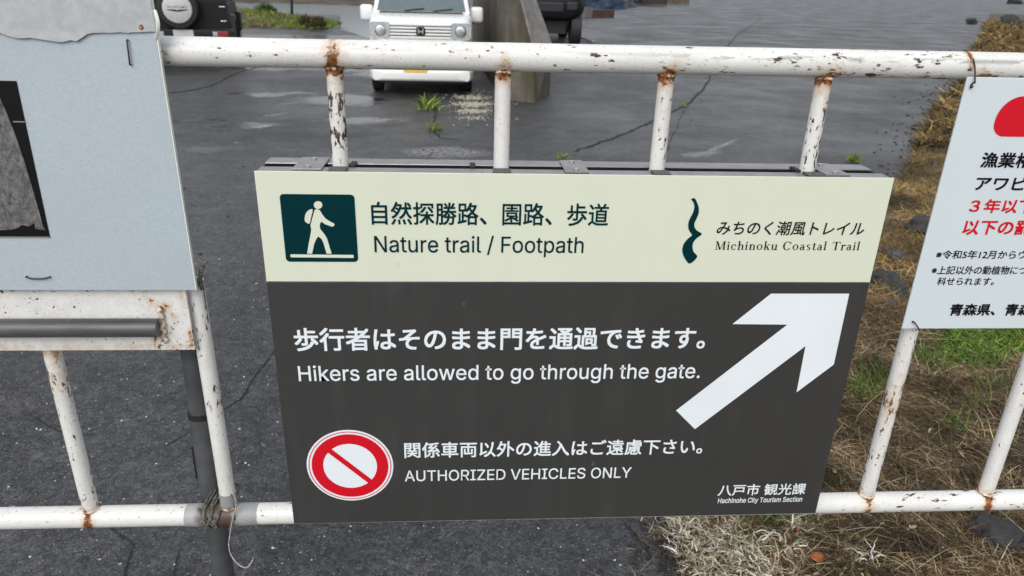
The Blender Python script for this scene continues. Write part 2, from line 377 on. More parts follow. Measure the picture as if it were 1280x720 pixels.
GLYPHS = {
  'Nature trail / Footpath': '24 0 0 203 30 0 83 -130 8 -13 10 -17 11 -21 -4 -1 -2 22 0 20 0 15 0 125 25 0 0 -203 -30 0 -74 116 -10 16 -12 20 -16 29 5 0 1 -28 1 -22 0 -15 0 -116;273 -3 -9 0 -9 2 -8 3 -7 4 -6 5 -6 7 -3 7 -3 9 0 9 0 8 2 7 3 6 3 5 5 5 5 3 19 7 22 4 22 3 12 3 3 2 1 3 1 3 0 1 -4 16 -11 10 -17 3 -19 -3 -13 -9 -7 -10 -23 6 4 9 5 7 6 6 6 5 8 4 8 3 24 4 18 -2 19 -8 5 -4 5 -5 4 -7 3 -8 2 -9 1 -10 0 -101 -24 0 0 21 -2 0 -8 -11 -15 -10;278 18 8 1 8 2 7 2 5 4 5 5 4 5 2 6 2 6 1 6 0 21 -7 -3 -11 -3 -13 -2 -9 -1 -17 -4 -12 -7 -3 -4 -1 -5 -1 -5 4 -13 11 -8;447 152 0 -21 -79 0 0 21;391 188 24 0 0 -149 1 -6 1 -5 2 -3 4 -3 4 -2 6 0 6 0 7 1 4 -20 -8 -2 -10 -1 -12 1 -10 4 -8 6 -6 7 -4 10 -1 11;529 -2 -10 1 -9 2 -8 3 -7 5 -6 7 -5 7 -4 10 -2 10 -1 13 0 96 24 0 0 -94 1 -11 4 -10 5 -7 7 -6 8 -3 10 -1 7 1 7 1 6 3 5 3 5 5 3 6 3 6 2 8 0 8 0 91 25 0 0 -152 -24 0 0 37 4 0 -5 -13 -7 -10 -8 -7 -9 -5 -10 -3;641 0 0 152 24 0 0 -24 1 0 4 8 5 6 6 5 7 4 8 2 9 1 7 0 5 -1 0 -24 -5 1 -9 0 -7 0 -6 -2 -6 -2 -6 -4 -4 -4 -4 -5 -2 -5 -2 -6 -1 -7 0 -95;808 -3 -14 1 -12 3 -12 6 -9 7 -9 9 -6 11 -5 12 -3 14 -1 15 1 15 3 13 5 13 6 11 8 9 10 8 11 5 12 4 13 1 24 -4 8 -4 7 -4 6 -6 6 -6 5 -8 5 -9 3 -11 1 -11 1 -13 0 -10 -118 0 0 20 105 0 -11 -7 -1 9 -2 9 -2 8 -4 8 -5 6 -5 5 -7 3 -8 2 -8 1 -9 -1 -8 -2 -7 -4 -6 -5 -5 -5 -4 -7 -3 -8 -1 -7 -1 -9 0 -13 1 -11 2 -9 3 -9 4 -7 6 -6 6 -4 7 -4 9 -2 9 -1 16 3 13 8 8 13 24 -6 -3 -7 -4 -7 -5 -6 -6 -6 -7 -4 -8 -4 -9 -3 -9 -2;1042 152 0 -21 -79 0 0 21;986 188 25 0 0 -149 0 -6 2 -5 2 -3 3 -3 5 -2 5 0 6 0 7 1 5 -20 -9 -2 -9 -1 -12 1 -11 4 -8 6 -6 7 -4 10 -1 11;1072 0 0 152 24 0 0 -24 1 0 4 8 5 6 6 5 8 4 8 2 8 1 7 0 6 -1 0 -24 -6 1 -9 0 -7 0 -6 -2 -6 -2 -5 -4 -5 -4 -3 -5 -3 -5 -2 -6 0 -7 0 -95;1219 -3 -9 0 -9 2 -8 3 -8 4 -6 5 -5 7 -4 7 -2 9 -1 9 1 8 1 7 3 6 4 5 5 5 5 3 19 7 21 4 22 3 13 3 2 2 2 3 0 3 0 1 -3 16 -11 10 -18 3 -18 -3 -13 -9 -7 -10 -24 6 4 9 5 7 6 6 7 5 7 4 8 3 25 4 18 -2 18 -8 6 -4 5 -5 4 -7 3 -8 2 -9 1 -10 0 -101 -24 0 0 21 -2 0 -8 -11 -15 -10;1223 18 9 1 7 2 7 2 6 4 5 5 3 5 3 6 2 6 0 6 0 21 -6 -3 -12 -3 -12 -2 -10 -1 -16 -4 -13 -7 -2 -4 -2 -5 0 -5 4 -13 11 -8;1332 0 0 152 24 0 0 -152;1344 177 -4 1 -4 1 -4 3 -3 3 -1 4 -1 4 1 5 1 3 3 4 4 2 4 2 4 0 5 0 4 -2 3 -2 3 -4 2 -3 0 -5 0 -4 -2 -4 -3 -3 -3 -3 -4 -1;1433 -1 -11 1 -8 3 -7 5 -5 7 -3 8 -1 11 0 169 25 0 0 -164 2 -14 3 -2 3 -2 5 0 5 0 4 1 5 -21 -8 -1;1622 213 -66 -244 -22 0 65 244;1727 0 0 203 123 0 0 -22 -97 0 0 -70 88 0 0 -23 -88 0 0 -88;1950 -3 -13 1 -13 3 -10 6 -10 7 -8 9 -7 11 -5 12 -3 14 0 15 0 15 3 14 5 12 7 11 8 10 10 7 10 5 13 4 13 1 13 -1 12 -4 11 -5 10 -7 8 -10 7 -11 4 -12 3 -14 1 -15 -1 -15 -3 -14 -4 -12 -7 -11 -8 -9 -10 -7 -11 -6 -12 -3;1950 19 9 0 9 3 7 4 6 6 5 7 4 8 2 9 2 9 1 10 -1 10 -2 9 -2 9 -4 8 -5 7 -6 6 -7 4 -9 3 -9 1 -10 -1 -8 -3 -7 -4 -6 -6 -5 -7 -4 -8 -2 -9 -2 -9 -1 -10 1 -10 2 -9 2 -9 4 -8 5 -7 6 -6 7 -4 8 -3;2116 -3 -13 1 -12 3 -11 6 -10 7 -8 9 -7 11 -5 12 -2 14 -1 15 1 15 2 14 5 12 7 11 8 10 10 7 11 5 12 4 13 1 13 -1 12 -4 11 -5 10 -7 8 -10 7 -11 4 -12 3 -14 1 -15 -1 -15 -3 -14 -4 -12 -7 -11 -8 -9 -10 -7 -11 -6 -12 -3;2116 19 9 0 9 3 7 4 6 6 5 7 4 8 2 9 2 9 1 10 -1 10 -2 9 -2 9 -4 8 -5 7 -6 6 -7 4 -9 3 -9 1 -10 -1 -8 -3 -7 -4 -6 -6 -5 -7 -4 -8 -2 -9 -2 -9 -1 -10 1 -10 2 -9 2 -9 4 -8 5 -7 6 -6 7 -4 8 -3;2281 152 0 -21 -79 0 0 21;2225 188 24 0 0 -149 1 -6 1 -5 2 -3 4 -3 4 -2 6 0 6 0 7 1 4 -20 -8 -2 -10 -1 -12 1 -10 4 -8 6 -6 7 -4 10 -1 11;2311 -57 0 209 24 0 0 -24 2 0 8 10 13 11 7 3 8 1 9 1 12 -1 11 -3 10 -6 9 -7 8 -9 6 -11 4 -12 3 -14 1 -15 -1 -16 -3 -14 -4 -12 -6 -11 -8 -9 -9 -8 -10 -5 -11 -3 -12 -1 -9 0 -8 2 -6 3 -14 10 -8 11 -2 0 0 -80;2378 19 9 1 8 2 7 4 6 6 4 7 4 8 3 9 2 9 0 11 0 10 -2 10 -3 8 -3 8 -5 7 -6 6 -7 4 -8 2 -9 1 -9 -1 -8 -2 -7 -4 -5 -6 -5 -6 -4 -8 -3 -9 -1 -9 -1 -11 1 -11 1 -10 3 -9 4 -8 5 -7 6 -5 6 -4 8 -2;2524 -3 -10 0 -8 2 -9 3 -7 4 -6 5 -5 7 -4 7 -2 9 -1 9 0 8 2 7 3 6 4 5 4 5 6 3 19 7 21 4 22 3 13 3 2 2 1 3 1 3 0 1 -4 16 -10 10 -18 3 -19 -3 -12 -9 -7 -10 -24 6 4 9 5 7 6 6 7 5 7 4 8 3 24 4 18 -2 19 -8 6 -4 4 -5 5 -7 3 -8 2 -9 0 -10 0 -101 -24 0 0 21 -1 0 -9 -11 -14 -10;2528 18 8 1 8 2 7 2 6 4 4 5 4 5 3 6 1 6 1 6 0 21 -7 -3 -11 -3 -12 -2 -10 -1 -17 -4 -12 -7 -3 -4 -1 -5 -1 -5 4 -13 12 -8;2697 152 0 -21 -79 0 0 21;2641 188 25 0 0 -149 0 -6 2 -5 2 -3 3 -3 5 -2 6 0 5 0 7 1 5 -20 -9 -2 -9 -1 -12 1 -11 4 -8 6 -6 7 -3 10 -2 11;2752 91 0 -91 -25 0 0 203 25 0 0 -88 -5 0 6 13 6 10 8 7 9 5 10 3 11 1 10 -1 9 -2 8 -4 8 -5 6 -6 5 -8 3 -9 2 -11 1 -12 0 -96 -24 0 0 94 -1 11 -3 9 -5 8 -7 5 -9 4 -10 1 -7 -1 -6 -1 -6 -3 -6 -4 -4 -4 -4 -6 -3 -6 -2 -8',
  'Hikers are allowed to go through the gate.': '24 0 0 203 26 0 0 -87 107 0 0 87 26 0 0 -203 -26 0 0 93 -107 0 0 -93;228 0 0 152 24 0 0 -152;240 177 -4 1 -4 1 -4 3 -3 3 -1 4 -1 4 1 5 1 3 3 4 4 2 4 2 4 0 5 0 4 -2 3 -2 3 -4 2 -3 0 -5 0 -4 -2 -4 -3 -3 -3 -3 -4 -1;317 55 0 30 5 0 65 67 30 0 -70 -72 -3 0;294 0 0 203 25 0 0 -203;391 0 -58 74 17 17 72 -91;510 -3 -14 1 -12 3 -12 6 -9 7 -9 9 -6 11 -5 12 -3 14 -1 15 1 15 3 13 5 13 6 11 8 9 10 8 11 5 12 4 13 1 24 -4 8 -4 7 -4 6 -6 6 -6 5 -8 5 -9 3 -11 1 -11 1 -13 0 -10 -118 0 0 20 105 0 -11 -7 -1 9 -2 9 -2 8 -4 8 -5 6 -5 5 -7 3 -8 2 -8 1 -9 -1 -8 -2 -7 -4 -6 -5 -5 -5 -4 -7 -3 -8 -1 -7 -1 -9 0 -13 1 -11 2 -9 3 -9 4 -7 6 -6 6 -4 7 -4 9 -2 9 -1 16 3 13 8 8 13 24 -6 -3 -7 -4 -7 -5 -6 -6 -6 -7 -4 -8 -4 -9 -3 -9 -2;608 0 0 152 24 0 0 -24 1 0 4 8 5 6 6 5 8 4 8 2 8 1 7 0 6 -1 0 -24 -6 1 -9 0 -7 0 -6 -2 -6 -2 -5 -4 -5 -4 -3 -5 -3 -5 -2 -6 0 -7 0 -95;764 -3 -10 0 -10 2 -8 2 -8 4 -7 5 -5 5 -5 7 -4 7 -2 9 23 5 3 -8 4 -6 6 -5 6 -3 8 -2 8 -1 10 1 9 2 7 4 5 5 3 5 1 6 -1 5 -1 4 -4 4 -4 3 -5 3 -7 2 -25 6 -13 4 -10 5 -8 6 -6 8 -3 9 -1 10 0 8 3 8 4 7 5 6 7 5 8 4 9 3 9 2 11 1 10 -1 9 -1 7 -3 7 -4 6 -4 5 -5 10 -20 -22 -5 -2 5 -4 6 -4 4 -6 4 -7 2 -9 1 -9 -1 -7 -2 -7 -3 -5 -5 -3 -5 -1 -6 1 -5 2 -5 3 -4 20 -8 23 -5 12 -4 11 -5 7 -6 6 -8 3 -9 1 -9 0 -9 -3 -8 -4 -7 -6 -7 -7 -5 -8 -4 -10 -4 -10 -2;976 -3 -9 0 -9 2 -8 3 -8 4 -6 5 -5 7 -4 7 -2 9 -1 9 1 8 1 7 3 6 4 5 5 5 5 3 19 7 21 4 22 3 13 3 2 2 2 3 0 3 0 1 -3 16 -11 10 -18 3 -18 -3 -13 -9 -7 -10 -24 6 4 9 5 7 6 6 7 5 7 4 8 3 25 4 18 -2 18 -8 6 -4 5 -5 4 -7 3 -8 2 -9 1 -10 0 -101 -24 0 0 21 -2 0 -8 -11 -15 -10;980 18 9 1 7 2 7 2 6 4 5 5 3 5 3 6 2 6 0 6 0 21 -6 -3 -11 -3 -13 -2 -10 -1 -16 -4 -13 -7 -2 -4 -2 -5 0 -5 4 -13 11 -8;1089 0 0 152 23 0 0 -24 2 0 3 8 5 6 7 5 7 4 8 2 9 1 6 0 6 -1 0 -24 -5 1 -10 0 -6 0 -7 -2 -6 -2 -5 -4 -4 -4 -4 -5 -3 -5 -1 -6 -1 -7 0 -95;1256 -3 -14 1 -13 3 -11 6 -10 7 -8 9 -6 11 -5 12 -3 14 -1 15 1 15 3 13 4 13 7 11 8 9 9 8 11 5 12 4 13 1 25 -4 7 -4 7 -4 7 -6 6 -6 5 -8 4 -9 3 -11 2 -11 1 -13 0 -10 -119 0 0 20 106 0 -12 -7 0 9 -2 9 -3 8 -3 8 -5 6 -6 5 -6 3 -8 2 -9 1 -8 -1 -8 -2 -7 -4 -6 -5 -5 -5 -4 -7 -3 -8 -2 -7 0 -9 0 -13 0 -11 2 -9 4 -9 4 -7 5 -6 7 -4 7 -4 8 -2 9 -1 17 3 12 8 9 13 23 -6 -3 -7 -4 -7 -5 -6 -6 -6 -7 -4 -8 -4 -8 -3 -10 -2;1472 -3 -9 0 -9 2 -8 3 -8 4 -6 5 -5 7 -4 7 -2 9 -1 9 1 8 1 7 3 6 4 5 5 5 5 3 19 7 21 4 22 3 13 3 2 2 2 3 0 3 0 1 -3 16 -11 10 -18 3 -18 -3 -13 -9 -7 -10 -24 6 4 9 5 7 6 6 7 5 7 4 8 3 25 4 18 -2 18 -8 6 -4 5 -5 4 -7 3 -8 2 -9 1 -10 0 -101 -24 0 0 21 -2 0 -8 -11 -15 -10;1476 18 9 1 7 2 7 2 6 4 5 5 3 5 3 6 2 6 0 6 0 21 -6 -3 -11 -3 -13 -2 -10 -1 -16 -4 -13 -7 -2 -4 -2 -5 0 -5 4 -13 11 -8;1619 -1 -10 1 -9 3 -7 5 -5 7 -2 8 -1 11 0 169 24 0 0 -164 3 -14 2 -2 4 -2 4 0 6 0 4 1 4 -21 -8 -1;1695 -1 -11 1 -8 3 -7 5 -5 7 -3 8 -1 11 0 169 25 0 0 -164 2 -14 3 -2 3 -2 5 0 5 0 4 1 5 -21 -8 -1;1798 -3 -13 1 -12 3 -11 6 -10 7 -8 9 -7 11 -4 12 -3 14 -1 15 1 15 3 14 4 12 7 11 8 10 10 7 11 5 12 4 13 1 13 -1 12 -4 11 -5 10 -7 8 -10 7 -11 5 -12 2 -14 1 -15 -1 -15 -2 -14 -5 -12 -7 -11 -8 -9 -10 -7 -11 -6 -12 -3;1798 19 9 0 9 3 7 4 6 6 5 7 4 8 3 9 1 9 1 10 -1 10 -1 9 -3 9 -4 8 -5 7 -6 6 -7 4 -9 3 -9 1 -10 -1 -8 -3 -7 -4 -6 -6 -5 -7 -4 -8 -2 -9 -2 -9 -1 -10 1 -10 2 -9 2 -9 4 -8 5 -7 6 -6 7 -4 8 -3;1936 0 -46 152 26 0 18 -67 9 -30 8 -38 -4 0 8 37 9 31 18 67 26 0 18 -67 8 -31 8 -37 -4 0 8 37 8 31 19 67 26 0 -46 -152 -25 0 -19 69 -6 21 -6 22 -5 23 5 0 -5 -23 -6 -22 -6 -21 -19 -69;2193 -3 -14 1 -13 3 -11 6 -10 7 -8 9 -7 11 -5 12 -3 14 0 15 0 15 3 13 5 13 6 11 8 9 10 8 11 5 12 4 13 1 24 -4 8 -4 7 -4 7 -6 6 -6 5 -8 4 -9 3 -11 2 -11 0 -13 0 -10 -118 0 0 20 105 0 -11 -7 -1 9 -1 9 -3 8 -4 8 -4 6 -6 5 -7 3 -7 2 -9 1 -9 -1 -8 -2 -7 -4 -6 -5 -5 -5 -4 -7 -2 -8 -2 -7 -1 -9 0 -13 1 -11 2 -9 3 -9 4 -7 6 -6 6 -4 8 -4 8 -2 9 -1 16 3 13 8 8 13 24 -6 -3 -7 -4 -7 -5 -6 -6 -6 -7 -4 -8 -4 -9 -3 -9 -2;2348 -3 -13 1 -11 3 -10 5 -9 8 -8 9 -6 11 -4 12 -3 14 -1 16 1 15 3 14 4 12 7 11 7 9 9 7 10 6 12 3 12 1 9 -1 7 -1 7 -3 13 -11 8 -10 2 0 0 75 24 0 0 -203 -23 0 0 23 -3 0 -8 -11 -14 -10 -6 -3 -8 -2;2351 19 9 1 8 2 7 4 6 5 4 7 4 8 3 9 2 10 0 11 0 11 -2 9 -3 9 -3 8 -5 6 -6 6 -7 4 -8 2 -9 1 -9 -1 -8 -2 -7 -4 -6 -6 -4 -7 -4 -8 -3 -8 -2 -10 0 -10 1 -11 1 -9 3 -9 4 -8 5 -7 5 -6 7 -4 8 -2;2596 152 0 -21 -79 0 0 21;2540 188 25 0 0 -149 0 -6 1 -5 3 -3 3 -3 5 -2 5 0 6 0 7 1 5 -20 -9 -2 -9 -1 -12 1 -11 4 -8 6 -6 7 -4 10 -1 11;2688 -3 -13 1 -12 3 -11 6 -10 7 -8 9 -6 11 -5 12 -3 14 -1 15 1 15 3 14 5 12 6 11 8 10 10 7 11 5 12 4 13 1 13 -1 13 -4 11 -5 9 -7 8 -10 7 -11 5 -12 3 -14 1 -15 -1 -15 -3 -14 -5 -12 -7 -11 -8 -9 -9 -7 -11 -6 -13 -3;2688 19 10 0 8 3 7 4 6 6 5 7 4 8 3 9 1 9 1 10 -1 10 -1 9 -3 9 -4 8 -5 7 -6 6 -7 4 -8 3 -10 1 -9 -1 -9 -3 -7 -4 -6 -6 -5 -7 -3 -8 -3 -9 -2 -9 0 -10 0 -10 2 -9 3 -9 3 -8 5 -7 6 -6 7 -4 9 -3;2929 -60 -11 0 -9 2 -9 2 -21 12 -12 16 20 12 8 -10 13 -9 21 -4 12 1 10 3 8 5 7 7 4 9 1 12 0 29 -2 0 -8 -10 -14 -11 -6 -2 -8 -2 -9 0 -11 1 -11 3 -11 5 -9 6 -7 9 -7 10 -4 12 -3 13 -1 15 1 15 3 14 4 12 7 11 7 9 9 7 11 6 11 3 12 1 9 -1 7 -1 7 -3 14 -11 7 -10 3 0 0 24 23 0 0 -156 -1 -12 -3 -11 -4 -9 -7 -8 -8 -6 -9 -4 -11 -4 -11 -2;2928 24 9 0 8 2 7 4 6 5 5 6 3 7 3 9 2 9 0 11 0 10 -2 10 -3 9 -3 7 -5 7 -6 5 -7 4 -8 2 -9 1 -9 -1 -8 -2 -7 -4 -5 -6 -5 -6 -4 -8 -3 -9 -2 -9 0 -10 0 -10 2 -10 3 -8 4 -7 5 -7 6 -5 7 -3 7 -3;3099 -3 -13 1 -12 3 -11 6 -9 7 -9 9 -6 11 -5 12 -3 14 -1 15 1 15 3 14 5 12 6 11 9 10 9 7 11 5 12 4 13 1 14 -1 12 -4 11 -5 10 -7 8 -10 6 -11 5 -12 3 -14 1 -15 -1 -15 -3 -14 -5 -12 -6 -11 -8 -9 -10 -7 -11 -6 -12 -3;3099 19 10 0 8 3 8 4 6 6 5 7 3 8 3 9 2 9 0 10 0 10 -2 9 -3 9 -3 8 -5 7 -6 6 -8 4 -8 3 -10 1 -9 -1 -8 -3 -8 -4 -6 -6 -4 -7 -4 -8 -3 -9 -1 -9 -1 -10 1 -10 1 -9 3 -9 4 -8 4 -7 6 -6 8 -4 8 -3;3339 152 0 -21 -79 0 0 21;3284 188 24 0 0 -149 0 -6 2 -5 2 -3 3 -3 5 -2 6 0 6 0 6 1 5 -20 -9 -2 -9 -1 -12 1 -10 4 -9 6 -6 7 -3 10 -1 11;3394 91 0 -91 -24 0 0 203 24 0 0 -88 -4 0 5 13 6 10 8 7 10 5 10 3 11 1 9 -1 9 -2 9 -4 7 -5 6 -6 5 -8 4 -9 2 -11 0 -12 0 -96 -24 0 0 94 -1 11 -3 9 -5 8 -7 5 -9 4 -9 1 -7 -1 -7 -1 -6 -3 -6 -4 -4 -4 -4 -6 -3 -6 -1 -8;3534 0 0 152 23 0 0 -24 2 0 3 8 5 6 7 5 7 4 8 2 9 1 6 0 6 -1 0 -24 -5 1 -10 0 -7 0 -6 -2 -6 -2 -5 -4 -4 -4 -4 -5 -3 -5 -1 -6 -1 -7 0 -95;3699 -3 -13 1 -12 3 -11 6 -10 7 -8 9 -6 11 -5 12 -3 14 -1 15 1 15 3 14 5 12 6 11 8 10 10 7 11 5 12 4 13 1 13 -1 13 -4 11 -5 9 -7 8 -10 7 -11 5 -12 3 -14 1 -15 -1 -15 -3 -14 -5 -12 -7 -11 -8 -9 -9 -7 -11 -6 -13 -3;3699 19 10 0 8 3 7 4 6 6 5 7 4 8 3 9 1 9 1 10 -1 10 -1 9 -3 9 -4 8 -5 7 -6 6 -7 4 -8 3 -10 1 -9 -1 -9 -3 -7 -4 -6 -6 -5 -7 -3 -8 -3 -9 -2 -9 0 -10 0 -10 2 -9 3 -9 3 -8 5 -7 6 -6 7 -4 9 -3;3855 -2 -10 1 -9 2 -8 3 -7 5 -6 7 -5 7 -4 10 -2 10 -1 13 0 96 25 0 0 -94 1 -11 3 -10 5 -7 7 -6 8 -3 10 -1 7 1 7 1 6 3 5 3 5 5 4 6 2 6 2 8 1 8 0 91 24 0 0 -152 -23 0 0 37 3 0 -5 -13 -7 -10 -8 -7 -9 -5 -10 -3;4029 -60 -11 0 -9 2 -9 2 -21 12 -12 16 20 12 8 -10 13 -9 21 -4 12 1 10 3 8 5 7 7 4 9 1 12 0 29 -2 0 -8 -10 -14 -11 -6 -2 -8 -2 -9 0 -11 1 -11 3 -11 5 -9 6 -7 9 -7 10 -4 12 -3 13 -1 15 1 15 3 14 4 12 7 11 7 9 9 7 10 6 12 3 12 1 9 -1 7 -1 7 -3 14 -11 7 -10 3 0 0 24 23 0 0 -156 -1 -12 -3 -11 -5 -9 -6 -8 -8 -6 -9 -4 -11 -4 -11 -2;4028 24 9 0 8 2 7 4 6 5 4 6 4 7 3 9 2 9 0 11 0 10 -2 10 -3 9 -3 7 -5 7 -6 5 -7 4 -8 2 -9 1 -9 -1 -8 -2 -7 -4 -6 -6 -4 -6 -4 -8 -3 -9 -2 -9 0 -10 0 -10 2 -10 3 -8 4 -7 5 -7 6 -5 6 -3 8 -3;4162 91 0 -91 -25 0 0 203 25 0 0 -88 -5 0 6 13 6 10 8 7 9 5 10 3 11 1 10 -1 9 -2 8 -4 8 -5 6 -6 5 -8 3 -9 2 -11 1 -12 0 -96 -24 0 0 94 -1 11 -3 9 -5 8 -7 5 -9 4 -10 1 -7 -1 -6 -1 -6 -3 -6 -4 -4 -4 -4 -6 -3 -6 -2 -8;4437 152 0 -21 -79 0 0 21;4381 188 25 0 0 -149 0 -6 2 -5 2 -3 3 -3 5 -2 6 0 6 0 6 1 5 -20 -9 -2 -9 -1 -12 1 -10 4 -9 6 -6 7 -3 10 -2 11;4492 91 0 -91 -25 0 0 203 25 0 0 -88 -5 0 6 13 6 10 8 7 9 5 10 3 11 1 10 -1 9 -2 8 -4 8 -5 6 -6 5 -8 3 -9 3 -11 0 -12 0 -96 -24 0 0 94 -1 11 -3 9 -5 8 -7 5 -9 4 -10 1 -7 -1 -6 -1 -6 -3 -6 -4 -4 -4 -4 -6 -3 -6 -2 -8;4695 -3 -14 1 -12 3 -12 6 -10 7 -8 9 -6 11 -5 12 -3 14 -1 15 1 15 3 13 5 13 6 11 8 9 9 8 11 5 12 4 14 1 24 -4 7 -4 8 -4 6 -6 6 -6 5 -8 4 -9 3 -11 2 -11 1 -13 0 -10 -119 0 0 20 106 0 -12 -7 0 9 -2 9 -2 8 -4 8 -5 6 -6 5 -6 3 -8 2 -8 1 -9 -1 -8 -2 -7 -4 -6 -5 -5 -5 -4 -7 -3 -8 -2 -7 0 -9 0 -13 0 -11 2 -9 4 -9 4 -7 5 -6 7 -4 7 -4 8 -2 9 -1 17 3 13 8 8 13 23 -6 -2 -7 -4 -7 -6 -6 -6 -6 -7 -4 -8 -4 -8 -3 -10 -2;4930 -60 -11 0 -10 2 -8 2 -21 12 -13 16 21 12 8 -10 13 -9 21 -4 11 1 10 3 9 5 6 7 4 9 2 12 0 29 -2 0 -8 -10 -14 -11 -6 -2 -8 -2 -9 0 -12 1 -11 3 -10 5 -9 6 -8 9 -6 10 -4 12 -3 13 -1 15 1 15 2 14 5 12 6 11 8 9 9 7 10 6 11 3 13 1 8 -1 8 -1 7 -3 13 -11 8 -10 2 0 0 24 24 0 0 -156 -1 -12 -3 -11 -5 -9 -6 -8 -8 -6 -10 -4 -10 -4 -11 -2;4929 24 9 0 8 2 7 4 5 5 5 6 4 7 3 9 2 9 0 11 0 10 -2 10 -3 9 -4 7 -4 7 -6 5 -7 4 -8 2 -9 1 -9 -1 -8 -2 -7 -4 -6 -6 -5 -6 -3 -8 -3 -9 -2 -9 0 -10 0 -10 2 -10 3 -8 3 -7 5 -7 6 -5 7 -3 8 -3;5081 -3 -9 0 -9 2 -8 3 -7 4 -7 5 -5 7 -4 7 -2 9 -1 9 1 8 2 7 2 6 4 5 5 5 5 3 19 7 21 4 23 3 12 3 3 2 1 3 0 3 0 1 -3 16 -11 10 -18 3 -18 -3 -13 -9 -7 -10 -23 6 4 9 5 7 6 6 6 5 8 4 7 3 25 4 18 -2 18 -8 6 -4 5 -5 4 -7 3 -8 2 -9 1 -10 0 -101 -24 0 0 21 -2 0 -8 -11 -15 -10;5085 18 9 1 8 2 6 2 6 4 5 5 3 5 3 6 2 6 0 6 0 21 -6 -3 -11 -3 -13 -2 -10 -1 -16 -4 -12 -7 -3 -4 -2 -5 0 -5 4 -13 11 -8;5254 152 0 -21 -79 0 0 21;5199 188 24 0 0 -149 1 -6 1 -5 2 -3 4 -3 4 -2 6 0 6 0 7 1 4 -20 -8 -2 -10 -1 -12 1 -10 4 -8 6 -6 7 -4 10 -1 11;5349 -3 -14 1 -13 3 -11 6 -10 7 -8 9 -7 11 -5 12 -3 14 -1 15 1 15 3 13 5 13 6 11 8 9 10 8 11 5 12 4 13 1 24 -4 8 -4 7 -4 6 -6 6 -6 5 -8 5 -9 3 -11 2 -11 0 -13 0 -10 -118 0 0 20 105 0 -11 -7 -1 9 -1 9 -3 8 -4 8 -5 6 -5 5 -7 3 -8 2 -8 1 -9 -1 -8 -2 -7 -4 -6 -5 -5 -5 -4 -7 -3 -8 -1 -7 -1 -9 0 -13 1 -11 2 -9 3 -9 4 -7 6 -6 6 -4 8 -4 8 -2 9 -1 16 3 13 8 8 13 24 -6 -3 -7 -4 -7 -5 -6 -6 -6 -7 -4 -8 -4 -9 -3 -9 -2;5463 -2 -4 1 -5 2 -3 3 -3 3 -2 5 -1 4 1 5 2 5 3 3 3 3 5 2 4 1 5 -1 5 -2 3 -3 3 -3 2 -5 1 -5 -1 -4 -2 -5 -3 -3 -3 -3 -5 -2',
